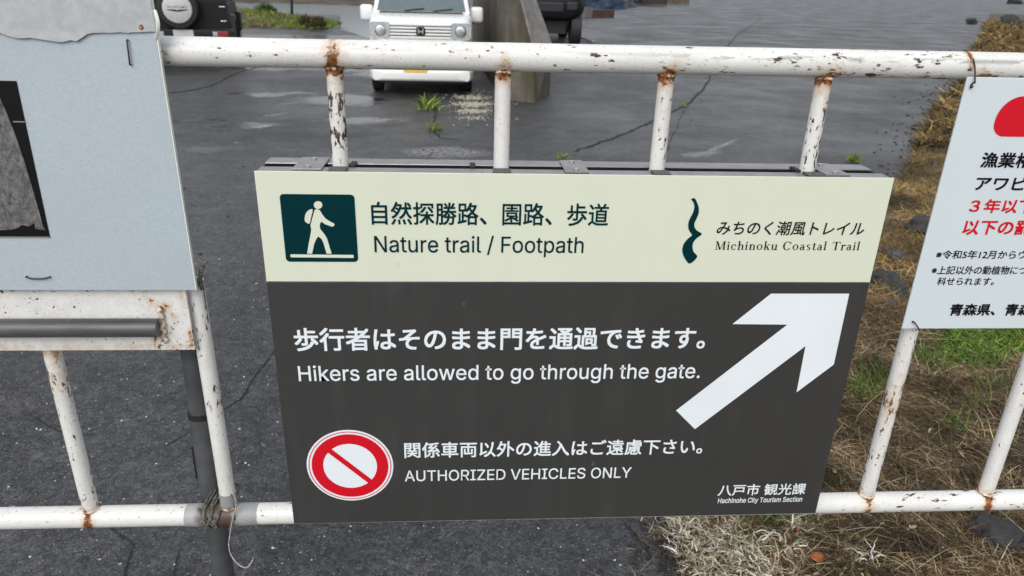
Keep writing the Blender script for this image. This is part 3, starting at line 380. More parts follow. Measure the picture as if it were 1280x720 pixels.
  'AUTHORIZED VEHICLES ONLY': '7 0 74 203 29 0 75 -203 -27 0 -43 121 -9 28 -13 42 5 0 -13 -43 -9 -27 -42 -121;44 57 0 22 104 0 0 -22;295 -3 -15 1 -14 3 -13 5 -11 7 -9 9 -7 10 -6 11 -3 13 -1 13 0 134 26 0 0 -132 0 -9 2 -9 4 -8 5 -7 6 -6 8 -5 8 -3 10 -3 10 0 11 0 10 3 8 3 7 5 7 6 5 7 3 8 2 9 1 9 0 132 26 0 0 -134 -1 -13 -4 -13 -5 -11 -8 -10 -9 -9 -11 -7 -12 -5 -14 -3;411 181 0 22 155 0 0 -22 -65 0 0 -181 -25 0 0 181;602 0 0 203 26 0 0 -87 107 0 0 87 26 0 0 -203 -26 0 0 93 -107 0 0 -93;892 -3 -17 2 -16 4 -14 7 -13 10 -10 12 -9 14 -7 17 -4 18 -1 21 1 20 4 19 7 16 9 15 10 12 13 9 14 8 16 4 17 1 17 -1 15 -4 14 -8 13 -9 11 -12 9 -15 6 -16 4 -19 1 -20 -1 -21 -4 -18 -6 -17 -9 -14 -11 -12 -13 -10 -14 -7 -15 -4;892 21 12 1 11 3 10 5 9 8 8 9 6 11 5 13 3 14 1 17 -1 16 -3 15 -5 13 -6 11 -8 9 -9 7 -10 5 -11 3 -12 1 -12 -1 -11 -3 -10 -5 -10 -7 -7 -9 -7 -11 -5 -13 -3 -15 -1 -16 1 -17 3 -14 5 -13 7 -11 7 -9 10 -8 10 -5 11 -3;1022 0 0 203 71 0 14 0 13 -3 12 -5 9 -6 8 -7 5 -9 5 -10 2 -10 1 -12 -1 -12 -2 -11 -5 -9 -5 -9 -8 -7 -10 -6 -11 -4 -13 -3 -14 -1 -56 0 0 23 55 0 10 1 8 1 7 3 6 3 5 5 4 5 2 6 2 7 0 8 0 8 -2 7 -2 6 -4 5 -5 5 -6 4 -7 3 -9 1 -10 1 -43 0 0 -181;1140 0 -50 92 29 0 50 -92;1190 0 0 23 35 0 0 158 -35 0 0 22 96 0 0 -22 -35 0 0 -158 35 0 0 -23;1315 0 0 19 92 135 13 18 14 18 3 -8 -25 -1 -25 0 -73 0 0 22 143 0 0 -18 -91 -134 -14 -19 -15 -19 -3 9 25 1 25 0 74 0 0 -23;1497 0 0 203 125 0 0 -22 -99 0 0 -67 93 0 0 -23 -93 0 0 -68 100 0 0 -23;1728 0 -49 0 0 23 48 0 15 1 14 3 12 5 10 8 8 9 6 11 5 12 3 14 0 16 0 16 -3 14 -5 12 -6 11 -8 9 -9 7 -12 5 -13 4 -15 1 -51 0 0 22 53 0 19 -1 17 -4 15 -7 13 -9 11 -12 8 -14 6 -16 4 -18 1 -20 -1 -20 -4 -18 -6 -17 -9 -14 -11 -11 -13 -10 -15 -7 -18 -4;1691 203 0 -203 -26 0 0 203;1998 0 -75 203 28 0 43 -121 9 -27 13 -43 -5 0 13 43 9 27 42 121 27 0 -74 -203;2133 0 0 203 125 0 0 -22 -99 0 0 -67 92 0 0 -23 -92 0 0 -68 100 0 0 -23;2300 0 0 203 26 0 0 -87 107 0 0 87 26 0 0 -203 -26 0 0 93 -107 0 0 -93;2495 0 0 23 35 0 0 158 -35 0 0 22 96 0 0 -22 -35 0 0 -158 35 0 0 -23;2710 -3 -17 2 -16 4 -14 7 -13 10 -10 12 -9 14 -7 17 -4 18 -1 21 1 20 4 19 7 16 9 15 10 12 13 9 14 8 16 4 17 1 29 -4 9 -4 8 -4 8 -6 7 -6 6 -7 5 -8 5 -8 3 -10 2 -10 -26 0 -7 19 -13 13 -17 9 -19 2 -12 -1 -11 -3 -11 -5 -9 -7 -8 -9 -6 -11 -5 -13 -3 -15 -1 -16 1 -17 3 -14 5 -13 7 -11 7 -9 10 -7 10 -6 11 -3 12 -1 19 3 17 8 13 14 7 18 26 0 -2 -10 -3 -9 -5 -9 -5 -8 -6 -7 -7 -6 -8 -5 -8 -5 -9 -3 -9 -3 -10 -1;2831 0 0 203 26 0 0 -180 95 0 0 -23;2988 0 0 203 125 0 0 -22 -99 0 0 -67 92 0 0 -23 -92 0 0 -68 100 0 0 -23;3221 -4 -14 1 -13 3 -11 4 -10 5 -9 7 -7 8 -5 9 -3 10 -2 12 27 0 1 -8 2 -6 4 -6 5 -5 6 -4 6 -3 23 -3 9 0 8 2 8 2 7 3 6 5 5 5 3 5 2 7 1 7 -1 6 -1 5 -3 5 -15 10 -20 7 -25 7 -15 5 -13 7 -11 8 -7 9 -5 11 -2 13 1 11 4 10 5 9 7 8 8 7 10 5 11 4 12 2 13 1 12 -1 12 -2 11 -4 10 -5 8 -7 7 -8 5 -8 3 -10 1 -10 -25 0 -3 10 -4 8 -7 6 -9 5 -11 2 -11 1 -9 0 -7 -2 -7 -2 -7 -3 -5 -4 -4 -5 -3 -5 -2 -6 0 -6 0 -6 3 -6 3 -5 15 -10 18 -6 20 -5 19 -7 19 -10 15 -16 3 -7 1 -8 1 -9 -1 -10 -3 -10 -5 -10 -6 -8 -9 -7 -10 -6 -12 -4 -13 -3;3492 -3 -17 2 -15 4 -14 7 -13 10 -11 12 -9 14 -6 17 -4 18 -1 21 1 20 4 19 6 16 9 15 11 12 13 9 14 8 15 4 17 1 17 -1 16 -4 14 -8 13 -9 10 -12 9 -15 6 -16 4 -19 2 -20 -2 -21 -4 -18 -6 -17 -9 -14 -10 -12 -13 -10 -14 -7 -16 -4;3492 21 12 1 11 3 10 5 9 8 8 9 7 11 5 13 3 14 1 17 -1 16 -3 15 -5 13 -7 11 -8 9 -9 7 -10 5 -11 3 -12 1 -12 -1 -11 -3 -10 -5 -9 -7 -8 -9 -6 -11 -5 -13 -3 -15 -1 -16 1 -17 3 -14 5 -13 6 -11 8 -9 9 -8 10 -5 11 -3;3623 0 0 203 30 0 83 -130 8 -13 10 -17 10 -21 -3 -1 -2 22 -1 20 0 15 0 125 26 0 0 -203 -31 0 -73 116 -10 16 -12 20 -16 29 4 0 2 -28 0 -22 1 -15 0 -116;3832 0 0 203 26 0 0 -180 95 0 0 -23;4047 0 0 83 -75 120 30 0 40 -65 12 -21 11 -25 -10 0 11 25 11 21 41 65 29 0 -74 -120 0 -83',
  'Hachinohe City Tourism Section': '24 0 0 203 26 0 0 -87 107 0 0 87 26 0 0 -203 -26 0 0 93 -107 0 0 -93;271 -3 -10 0 -8 2 -8 3 -8 4 -6 5 -5 7 -4 7 -2 9 -1 9 0 8 2 7 3 6 4 5 4 5 6 3 19 7 21 4 22 3 13 3 2 2 2 3 0 3 0 1 -4 16 -10 10 -18 3 -19 -3 -12 -9 -7 -10 -24 6 4 9 5 7 6 6 7 5 7 4 8 3 24 4 18 -2 19 -8 6 -4 5 -5 4 -7 3 -8 2 -9 0 -10 0 -101 -24 0 0 21 -1 0 -8 -11 -15 -10;275 18 9 1 7 2 7 2 6 4 4 5 4 5 3 6 1 6 1 6 0 21 -6 -3 -12 -3 -12 -2 -10 -1 -17 -4 -12 -7 -2 -4 -2 -5 -1 -5 5 -13 11 -8;445 -3 -13 1 -12 3 -11 6 -9 7 -9 9 -6 11 -5 12 -3 14 -1 15 1 15 3 14 5 12 6 11 9 10 9 7 11 5 12 4 13 1 21 -3 18 -9 14 -13 9 -18 -23 -6 -5 11 -9 8 -11 6 -14 2 -9 -1 -8 -3 -8 -4 -6 -6 -4 -7 -4 -8 -3 -9 -2 -9 0 -10 0 -10 2 -9 3 -9 4 -8 4 -7 6 -6 8 -4 8 -3 9 0 14 2 12 5 8 9 5 12 24 -6 -9 -19 -14 -13 -18 -9;566 91 0 -91 -24 0 0 203 24 0 0 -88 -4 0 5 13 7 10 8 7 9 5 10 3 11 1 10 -1 9 -2 8 -4 7 -5 6 -6 5 -8 4 -9 2 -11 1 -12 0 -96 -25 0 0 94 -1 11 -3 9 -5 8 -7 5 -8 4 -10 1 -7 -1 -7 -1 -6 -3 -5 -4 -5 -4 -4 -6 -3 -6 -1 -8;706 0 0 152 24 0 0 -152;718 177 -4 1 -4 1 -4 3 -3 3 -1 4 -1 4 1 5 1 3 3 4 4 2 4 2 4 0 5 0 4 -2 3 -2 3 -4 2 -3 0 -5 0 -4 -2 -4 -3 -3 -3 -3 -4 -1;797 91 0 -91 -25 0 0 152 24 0 0 -37 -4 0 6 13 6 10 8 7 9 5 10 3 11 1 10 -1 9 -2 8 -4 8 -5 6 -6 5 -8 3 -9 2 -11 1 -12 0 -96 -24 0 0 94 -1 11 -3 9 -5 8 -7 5 -9 4 -10 1 -7 -1 -6 -1 -6 -3 -6 -4 -4 -4 -4 -6 -3 -6 -2 -8;998 -3 -13 1 -12 3 -11 6 -10 7 -8 9 -6 11 -5 12 -3 14 -1 15 1 15 3 14 5 12 6 11 8 10 10 7 11 5 12 4 13 1 14 -1 12 -4 11 -5 9 -7 8 -10 7 -11 5 -12 3 -14 1 -15 -1 -15 -3 -14 -5 -12 -7 -11 -8 -9 -9 -7 -11 -6 -12 -3;998 19 10 0 8 3 7 4 6 6 5 7 4 8 3 9 1 9 1 10 -1 10 -1 9 -3 9 -4 8 -5 7 -6 6 -7 4 -8 3 -10 1 -9 -1 -9 -3 -7 -4 -6 -6 -5 -7 -3 -8 -3 -9 -2 -9 0 -10 0 -10 2 -9 3 -9 3 -8 5 -7 6 -6 7 -4 9 -3;1127 91 0 -91 -25 0 0 203 25 0 0 -88 -5 0 6 13 6 10 8 7 9 5 10 3 11 1 10 -1 9 -2 8 -4 8 -5 6 -6 5 -8 3 -9 2 -11 1 -12 0 -96 -24 0 0 94 -1 11 -3 9 -5 8 -7 5 -9 4 -10 1 -7 -1 -6 -1 -6 -3 -6 -4 -4 -4 -4 -6 -3 -6 -2 -8;1330 -3 -14 1 -13 3 -11 6 -10 7 -8 9 -6 11 -5 12 -3 14 -1 15 1 15 3 13 4 13 7 11 8 9 9 8 11 5 12 4 13 1 25 -4 7 -4 7 -4 7 -6 6 -6 5 -8 4 -9 3 -11 2 -11 1 -13 0 -10 -119 0 0 20 106 0 -12 -7 0 9 -2 9 -3 8 -3 8 -5 6 -6 5 -6 3 -8 2 -9 1 -8 -1 -8 -2 -7 -4 -6 -5 -5 -5 -4 -7 -3 -8 -2 -7 0 -9 0 -13 0 -11 2 -9 4 -9 4 -7 5 -6 7 -4 7 -4 8 -2 9 -1 17 3 13 8 8 13 23 -6 -3 -7 -4 -7 -5 -6 -6 -6 -7 -4 -8 -4 -8 -3 -10 -2;1589 -3 -17 2 -16 4 -14 7 -13 10 -10 12 -9 14 -7 17 -4 18 -1 21 1 20 4 19 7 16 9 15 10 12 13 9 14 8 16 4 17 1 29 -4 9 -4 8 -4 8 -6 7 -6 6 -7 5 -8 4 -8 4 -10 2 -10 -26 0 -7 19 -13 13 -17 9 -19 2 -12 -1 -11 -3 -11 -5 -9 -7 -8 -9 -6 -11 -5 -13 -3 -15 -1 -16 1 -17 3 -14 5 -13 7 -11 7 -9 10 -7 10 -6 11 -3 12 -1 19 3 17 8 13 14 7 18 26 0 -2 -10 -3 -9 -5 -9 -5 -8 -6 -7 -7 -6 -8 -5 -8 -5 -9 -3 -9 -3 -10 -1;1707 0 0 152 25 0 0 -152;1719 177 -4 1 -4 1 -3 3 -3 3 -2 4 0 4 0 5 2 3 3 4 3 2 4 2 4 0 5 0 4 -2 4 -2 2 -4 2 -3 1 -5 -1 -4 -2 -4 -2 -3 -4 -3 -4 -1;1834 152 0 -21 -79 0 0 21;1779 188 24 0 0 -149 1 -6 1 -5 2 -3 3 -3 5 -2 6 0 6 0 6 1 5 -20 -9 -2 -9 -1 -12 1 -10 4 -9 6 -6 7 -3 10 -1 11;1863 -55 5 21 4 -1 13 -1 11 6 8 16 5 13 -58 153 26 0 33 -90 8 -27 8 -27 -9 0 8 27 8 27 33 90 26 0 -67 -175 -11 -20 -15 -11 -19 -4 -11 1;2087 181 0 22 154 0 0 -22 -64 0 0 -181 -26 0 0 181;2337 -3 -13 1 -12 3 -11 6 -10 7 -8 9 -7 11 -5 12 -2 14 -1 15 1 15 2 14 5 12 7 11 8 10 10 7 11 5 12 4 13 1 13 -1 12 -4 11 -5 10 -7 8 -10 7 -11 4 -12 3 -14 1 -15 -1 -15 -3 -14 -4 -12 -7 -11 -8 -9 -10 -7 -11 -6 -12 -3;2337 19 9 0 9 3 7 4 6 6 5 7 4 8 2 9 2 9 1 10 -1 10 -2 9 -2 9 -4 8 -5 7 -6 6 -7 4 -9 3 -9 1 -10 -1 -8 -3 -7 -4 -6 -6 -5 -7 -4 -8 -2 -9 -2 -9 -1 -10 1 -10 2 -9 2 -9 4 -8 5 -7 6 -6 7 -4 8 -3;2493 -2 -10 1 -9 2 -8 3 -7 5 -6 7 -5 7 -4 10 -2 10 -1 13 0 96 24 0 0 -94 1 -11 4 -10 5 -7 7 -6 8 -3 10 -1 7 1 7 1 6 3 5 3 5 5 3 6 3 6 2 8 0 8 0 91 25 0 0 -152 -24 0 0 37 4 0 -6 -13 -6 -10 -8 -7 -9 -5 -10 -3;2605 0 0 152 24 0 0 -24 1 0 4 8 5 6 6 5 7 4 8 2 9 1 7 0 5 -1 0 -24 -5 1 -9 0 -7 0 -7 -2 -5 -2 -6 -4 -4 -4 -4 -5 -2 -5 -2 -6 -1 -7 0 -95;2709 0 0 152 24 0 0 -152;2721 177 -4 1 -4 1 -4 3 -3 3 -1 4 -1 4 1 5 1 3 3 4 4 2 4 2 4 0 5 0 4 -2 3 -2 3 -4 2 -3 0 -5 0 -4 -2 -4 -3 -3 -3 -3 -4 -1;2827 -3 -10 0 -9 2 -9 2 -8 4 -6 5 -6 5 -5 7 -3 7 -3 9 24 5 2 -8 5 -6 5 -5 6 -3 8 -2 9 -1 10 1 8 2 7 4 5 5 3 5 1 6 0 5 -2 4 -3 4 -4 3 -6 3 -7 2 -25 6 -13 4 -10 5 -8 6 -6 8 -3 9 -1 10 1 8 2 8 4 7 6 6 6 5 8 4 9 3 10 2 10 1 10 -1 9 -1 8 -3 7 -4 6 -4 5 -5 10 -20 -23 -5 -2 5 -3 6 -5 4 -5 4 -8 2 -9 1 -8 -1 -8 -2 -6 -3 -5 -5 -3 -5 -1 -6 0 -5 2 -5 4 -4 19 -8 23 -5 13 -4 10 -5 8 -6 5 -8 4 -9 1 -9 -1 -9 -3 -8 -4 -7 -5 -7 -7 -5 -9 -4 -9 -4 -11 -2;2921 0 0 152 24 0 0 -34 -2 0 3 8 3 7 4 5 16 12 19 4 10 -1 9 -3 8 -6 6 -7 5 -9 3 -10 -4 0 3 7 3 6 4 6 18 13 22 4 8 0 9 -2 7 -3 7 -5 6 -6 4 -7 4 -8 2 -10 1 -11 0 -102 -24 0 0 101 -1 10 -4 8 -5 6 -6 4 -7 2 -8 1 -7 0 -6 -2 -5 -2 -12 -12 -4 -17 0 -99 -24 0 0 104 -1 8 -3 7 -5 5 -6 5 -7 2 -8 1 -17 -4 -5 -3 -4 -4 -3 -5 -3 -6 -2 -7 0 -8 0 -95;3309 -4 -14 1 -13 3 -12 4 -10 5 -8 7 -7 8 -5 9 -4 10 -1 12 26 0 1 -8 3 -6 4 -6 4 -5 6 -4 7 -3 23 -3 9 0 8 2 8 2 6 3 6 5 5 5 4 5 2 7 0 7 0 6 -2 5 -3 5 -14 10 -21 7 -24 7 -16 5 -13 7 -10 8 -8 9 -4 11 -2 13 1 11 3 10 5 9 7 8 8 7 10 5 11 4 12 2 13 1 13 -1 12 -2 11 -4 9 -5 8 -7 7 -8 5 -8 3 -10 2 -10 -26 0 -2 10 -5 8 -7 6 -9 5 -10 2 -12 1 -8 0 -8 -2 -7 -2 -6 -3 -5 -4 -4 -5 -3 -5 -2 -6 -1 -6 1 -6 2 -6 4 -5 15 -10 17 -6 21 -5 19 -7 19 -10 14 -16 3 -7 2 -8 1 -9 -1 -10 -3 -10 -5 -10 -7 -8 -8 -7 -10 -6 -12 -4 -13 -3;3483 -3 -14 1 -13 3 -11 6 -10 7 -8 9 -7 11 -5 12 -3 14 0 15 0 15 3 13 5 13 6 11 8 9 10 8 11 5 12 4 13 1 24 -4 8 -4 7 -4 7 -6 6 -6 5 -8 4 -9 3 -11 2 -11 0 -13 0 -10 -118 0 0 20 105 0 -11 -7 -1 9 -1 9 -3 8 -4 8 -4 6 -6 5 -7 3 -7 2 -9 1 -9 -1 -8 -2 -7 -4 -6 -5 -5 -5 -4 -7 -2 -8 -2 -7 -1 -9 0 -13 1 -11 2 -9 3 -9 4 -7 6 -6 6 -4 8 -4 8 -2 9 -1 16 3 13 8 8 13 24 -6 -3 -7 -4 -7 -5 -6 -6 -6 -7 -4 -8 -4 -9 -3 -9 -2;3642 -3 -13 1 -12 3 -11 6 -9 7 -9 9 -6 11 -5 12 -3 14 -1 15 1 15 3 14 5 12 6 11 9 10 9 7 11 5 12 4 13 1 21 -3 18 -9 14 -13 9 -18 -23 -6 -5 11 -9 8 -11 6 -14 2 -9 -1 -8 -3 -8 -4 -6 -6 -4 -7 -4 -8 -3 -9 -2 -9 0 -10 0 -10 2 -9 3 -9 4 -8 4 -7 6 -6 8 -4 8 -3 9 0 14 2 12 5 8 9 5 12 24 -6 -9 -19 -14 -13 -18 -9;3799 152 0 -21 -79 0 0 21;3744 188 24 0 0 -149 1 -6 1 -5 2 -3 3 -3 5 -2 6 0 6 0 6 1 5 -20 -9 -2 -9 -1 -12 1 -10 4 -8 6 -7 7 -3 10 -1 11;3830 0 0 152 24 0 0 -152;3842 177 -4 1 -4 1 -4 3 -3 3 -1 4 -1 4 1 5 1 3 3 4 4 2 4 2 4 0 5 0 4 -2 3 -2 3 -4 2 -3 0 -5 0 -4 -2 -4 -3 -3 -3 -3 -4 -1;3958 -3 -13 1 -12 3 -11 6 -10 7 -8 9 -6 11 -5 12 -3 14 -1 15 1 15 3 14 5 12 6 11 8 10 10 7 11 5 12 4 13 1 14 -1 12 -4 11 -5 9 -7 8 -10 7 -11 5 -12 3 -14 1 -15 -1 -15 -3 -14 -5 -12 -7 -11 -8 -9 -9 -7 -11 -6 -12 -3;3958 19 10 0 8 3 7 4 6 6 5 7 4 8 3 9 1 9 1 10 -1 10 -1 9 -3 9 -4 8 -5 7 -6 6 -7 4 -8 3 -10 1 -9 -1 -9 -3 -7 -4 -6 -6 -5 -7 -3 -8 -3 -9 -2 -9 0 -10 0 -10 2 -9 3 -9 3 -8 5 -7 6 -6 7 -4 9 -3;4087 91 0 -91 -25 0 0 152 24 0 0 -37 -4 0 6 13 6 10 8 7 9 5 10 3 11 1 10 -1 9 -2 8 -4 8 -5 6 -6 5 -8 3 -9 2 -11 1 -12 0 -96 -24 0 0 94 -1 11 -3 9 -5 8 -7 5 -9 4 -10 1 -7 -1 -6 -1 -6 -3 -6 -4 -4 -4 -4 -6 -3 -6 -2 -8',
  'SUZUKI': '89 -4 -14 1 -12 3 -12 4 -10 5 -9 7 -6 8 -6 9 -3 10 -2 12 27 0 1 -8 3 -6 3 -6 5 -5 6 -4 7 -3 22 -3 9 0 9 2 7 2 7 3 6 5 5 5 3 5 2 7 1 7 0 6 -2 5 -3 5 -15 10 -20 7 -25 7 -15 5 -13 7 -11 8 -7 9 -5 11 -1 13 1 11 3 10 5 9 7 8 8 7 10 5 11 4 12 2 13 1 13 -1 12 -2 10 -4 10 -5 8 -7 7 -8 5 -8 3 -10 1 -10 -25 0 -2 10 -5 8 -7 6 -9 5 -10 2 -12 1 -8 0 -8 -2 -7 -2 -6 -3 -5 -4 -5 -5 -3 -5 -1 -6 -1 -6 1 -6 2 -6 3 -5 16 -10 17 -6 21 -5 19 -7 18 -10 15 -16 3 -7 2 -8 0 -9 -1 -10 -3 -10 -4 -10 -7 -8 -9 -7 -10 -6 -11 -4 -14 -3;282 -3 -15 1 -14 3 -13 5 -11 7 -9 9 -8 10 -5 11 -3 13 -1 13 0 134 25 0 0 -132 1 -9 2 -9 4 -8 5 -7 6 -6 7 -5 9 -3 10 -3 10 0 11 0 9 3 9 3 7 5 6 6 5 7 4 8 2 9 1 9 0 132 25 0 0 -134 -1 -13 -3 -13 -5 -11 -8 -10 -9 -9 -11 -7 -13 -5 -14 -3;402 0 0 19 93 135 13 18 14 18 3 -8 -25 -1 -25 0 -73 0 0 22 142 0 0 -18 -91 -134 -14 -19 -15 -19 -2 9 24 1 25 0 74 0 0 -23;664 -3 -15 1 -14 3 -13 5 -11 7 -9 9 -7 10 -6 11 -3 13 -1 13 0 134 26 0 0 -132 0 -9 2 -9 4 -8 5 -7 6 -6 8 -5 8 -3 10 -3 10 0 11 0 10 3 8 3 7 5 7 6 5 7 3 8 2 9 1 9 0 132 26 0 0 -134 -1 -13 -4 -13 -5 -11 -8 -10 -9 -9 -11 -7 -12 -5 -14 -3;810 58 0 28 13 18 15 17 14 17 61 65 34 0 -87 -93 -1 0;792 0 0 203 26 0 0 -69 -1 -44 1 -13 0 -77;917 0 -74 104 16 20 88 -124;967 0 0 23 35 0 0 158 -35 0 0 22 95 0 0 -22 -34 0 0 -158 34 0 0 -23',
}
# ------------------------------------------------------------------ shapes for print
def flat_mesh(contours, y=0.0, offset=0.0, bezier=False):
    """filled flat outline in the XZ plane at depth y from closed contours [(x, z), ...]"""
    cu = bpy.data.curves.new('outline', 'CURVE'); cu.dimensions = '2D'; cu.fill_mode = 'BOTH'
    for c in contours:
        sp = cu.splines.new('POLY'); sp.points.add(len(c) - 1); sp.use_cyclic_u = True
        for p, q in zip(sp.points, c): p.co = (q[0], q[1], 0, 1)
    return _curve_to_flat(cu)
def _curve_to_flat(cu):
    o = bpy.data.objects.new('outline', cu); COL.objects.link(o)
    dg = bpy.context.evaluated_depsgraph_get(); dg.update()
    me = bpy.data.meshes.new_from_object(o.evaluated_get(dg))
    bpy.data.objects.remove(o); bpy.data.curves.remove(cu)
    return me
def place_flat(me, fx, y):
    """xy of the outline -> x, z of the world through fx"""
    n = len(me.vertices); co = np.empty(n * 3, np.float32); me.vertices.foreach_get('co', co); co = co.reshape(-1, 3)
    out = np.empty_like(co); out[:, 0], out[:, 2] = fx(co[:, 0], co[:, 1]); out[:, 1] = y
    me.vertices.foreach_set('co', out.ravel()); me.update()
    if len(me.polygons) and sum(p.normal.y * p.area for p in me.polygons) > 0: me.flip_normals()
    return me
def shape(name, contours, mat, parent, y):
    me = flat_mesh(contours); place_flat(me, lambda a, b: (a, b), y)
    return link(name, me, mat, parent)
def decode(s):
    out = []
    for part in s.split(';'):
        v = list(map(int, part.split())); x, y = v[0], v[1]; c = [(x / 400, y / 400)]
        for i in range(2, len(v), 2):
            x += v[i]; y += v[i+1]; c.append((x / 400, y / 400))
        out.append(c)
    return out
def text_line(body, mat, parent, y, left, right, top, bottom, cap=None, bold=0.0, name='lettering', shear=0.0):
    """a line of writing set between left and right photo points' x, from bottom to top in z; cap: height of the capitals in em for latin lines"""
    if body in GLYPHS:
        me = flat_mesh(decode(GLYPHS[body])); cap = cap and max(q[1] for q in decode(GLYPHS[body])[0])
    else:
        cu = bpy.data.curves.new('line', 'FONT'); cu.body = body; cu.resolution_u = 4
        cu.fill_mode = 'FRONT'
        me = _curve_to_flat(cu)
    n = len(me.vertices); co = np.empty(n * 3, np.float32); me.vertices.foreach_get('co', co); co = co.reshape(-1, 3)
    x0, x1 = co[:, 0].min(), co[:, 0].max()
    z0, z1 = (0.0, cap) if cap else (co[:, 1].min(), co[:, 1].max())
    sx = (right - left) / (x1 - x0); sz = (top - bottom) / (z1 - z0)
    place_flat(me, lambda a, b: (left + (a - x0) * sx + shear * (b - z0) * sz, bottom + (b - z0) * sz), y)
    me.materials.clear()
    if bold:                                  # heavier strokes: the outline struck again a hair to each side
        bm = bmesh.new(); bm.from_mesh(me); src = [v.co.copy() for v in bm.verts]; fs = [[v.index for v in f.verts] for f in bm.faces]
        d = bold * (sx + sz) / 2
        for k, (u, w) in enumerate(((d, d), (-d, d), (d, -d), (-d, -d))):
            nv = [bm.verts.new((c.x + u, c.y - .00004 * (k + 1), c.z + w)) for c in src]
            for f in fs: bm.faces.new([nv[i] for i in f])
        bm.to_mesh(me); bm.free()
    return link(name, me, mat, parent)
def px_line(body, mat, parent, Y, x0, x1, ytl, ybl, ytr, ybr, **kw):
    a = on_y(x0, (ytl + ybl) / 2, Y); b = on_y(x1, (ytr + ybr) / 2, Y)
    top = (on_y(x0, ytl, Y).z + on_y(x1, ytr, Y).z) / 2; bot = (on_y(x0, ybl, Y).z + on_y(x1, ybr, Y).z) / 2
    return text_line(body, mat, parent, Y, a.x, b.x, top, bot, **kw)
def px_shape(name, pts, mat, parent, Y, org=(0, 0), k=1.0):
    c = [on_y(org[0] + x / k, org[1] + y / k, Y) for x, y in pts]
    return shape(name, [[(p.x, p.z) for p in c]], mat, parent, Y)
def spline(pts, n=6, closed=True):
    """smooth closed outline through pts (Catmull-Rom)"""
    m = len(pts); out = []
    for i in range(m if closed else m - 1):
        p = [pts[(i + j - 1) % m] if closed else pts[max(0, min(m - 1, i + j - 1))] for j in range(4)]
        for s in range(n):
            t = s / n
            out.append(tuple(.5 * (2*p[1][d] + (p[2][d]-p[0][d])*t + (2*p[0][d]-5*p[1][d]+4*p[2][d]-p[3][d])*t*t + (3*p[1][d]-p[0][d]-3*p[2][d]+p[3][d])*t**3) for d in range(len(p[0]))))
    if not closed: out.append(tuple(pts[-1]))
    return out
def disc(cx, cz, r, n=72): return [(cx + r * math.cos(2*math.pi*i/n), cz + r * math.sin(2*math.pi*i/n)) for i in range(n)]
def rounded(x0, x1, z0, z1, r, n=6):
    rs = r if isinstance(r, (tuple, list)) else (r,) * 4      # bottom-left, bottom-right, top-right, top-left
    out = []
    for (cx, cz, a), q in zip(((x0, z0, 180), (x1, z0, 270), (x1, z1, 0), (x0, z1, 90)), rs):
        ccx = cx + q if cx == x0 else cx - q; ccz = cz + q if cz == z0 else cz - q
        for i in range(n + 1):
            w = rad(a + 90 * i / n); out.append((ccx + q * math.cos(w), ccz + q * math.sin(w)))
    return out

# ------------------------------------------------------------------ setting: asphalt, water, verge, far shore
land = [(-60,-15),(110,-15),(190,260),(.3,200),(.3,19.6),(-2.3,20.4),(-3.9,24.4),(-5.2,33),(-60,36)]
mb = MB(); mb.add([(x, y, 0) for x, y in land], [tuple(range(len(land)))])
mb.add([(x, y, 0) for x, y in land] + [(x, y, -1.4) for x, y in land], [(i, (i+1) % 9, 9 + (i+1) % 9, 9 + i) for i in range(9)])
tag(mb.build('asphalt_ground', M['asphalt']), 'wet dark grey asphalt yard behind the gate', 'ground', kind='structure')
t = NT('harbour_water'); t.base((.27, .33, .37)); t.rough(.12); t.bump(t.noise(1.6, 5, .6, t.coord((.5, 1.4, 1))), .12, .03)
mb = MB(); mb.add([(-500,-40,-.5),(500,-40,-.5),(500,700,-.5),(-500,700,-.5)], [(0,1,2,3)])
tag(mb.build('water', t.m), 'pale grey harbour water beyond the yard', 'water', kind='structure')

def far_shore():
    mb = MB(); nx, ny = 90, 14; V = []; Fc = []
    for j in range(ny):
        for i in range(nx):
            x = -260 + 520 * i / (nx - 1); s = j / (ny - 1)
            y = 57 + .04 * x + s * 120 + 3 * noise.noise((x * .06, 5, 0)) + max(0, x) * 3.2
            z = -.7 + 10 * s ** .8 * (1 + .5 * noise.noise((x * .02, s * 2, 1))) + (2.0 * noise.noise((x * .2, y * .2, 2)) if j else 0)
            V.append((x, y, z))
    for j in range(ny - 1):
        for i in range(nx - 1): Fc.append((j*nx+i, j*nx+i+1, (j+1)*nx+i+1, (j+1)*nx+i))
    mb.add(V, Fc)
    t = NT('far_bank')
    c = t.mix(t.ramp(t.noise(.9, 8, .7), .35, .65), (.045, .035, .028), (.15, .12, .09))
    c = t.mix(t.ramp(t.noise(.25, 4), .52, .62), c, (.05, .07, .03))
    t.base(c); t.rough(.9); t.bump(t.noise(1.5, 6, .7), 1, .4)
    tag(mb.build('far_shore', t.m, smooth=True), 'brown wooded bank across the water', 'hill', kind='structure')
far_shore()

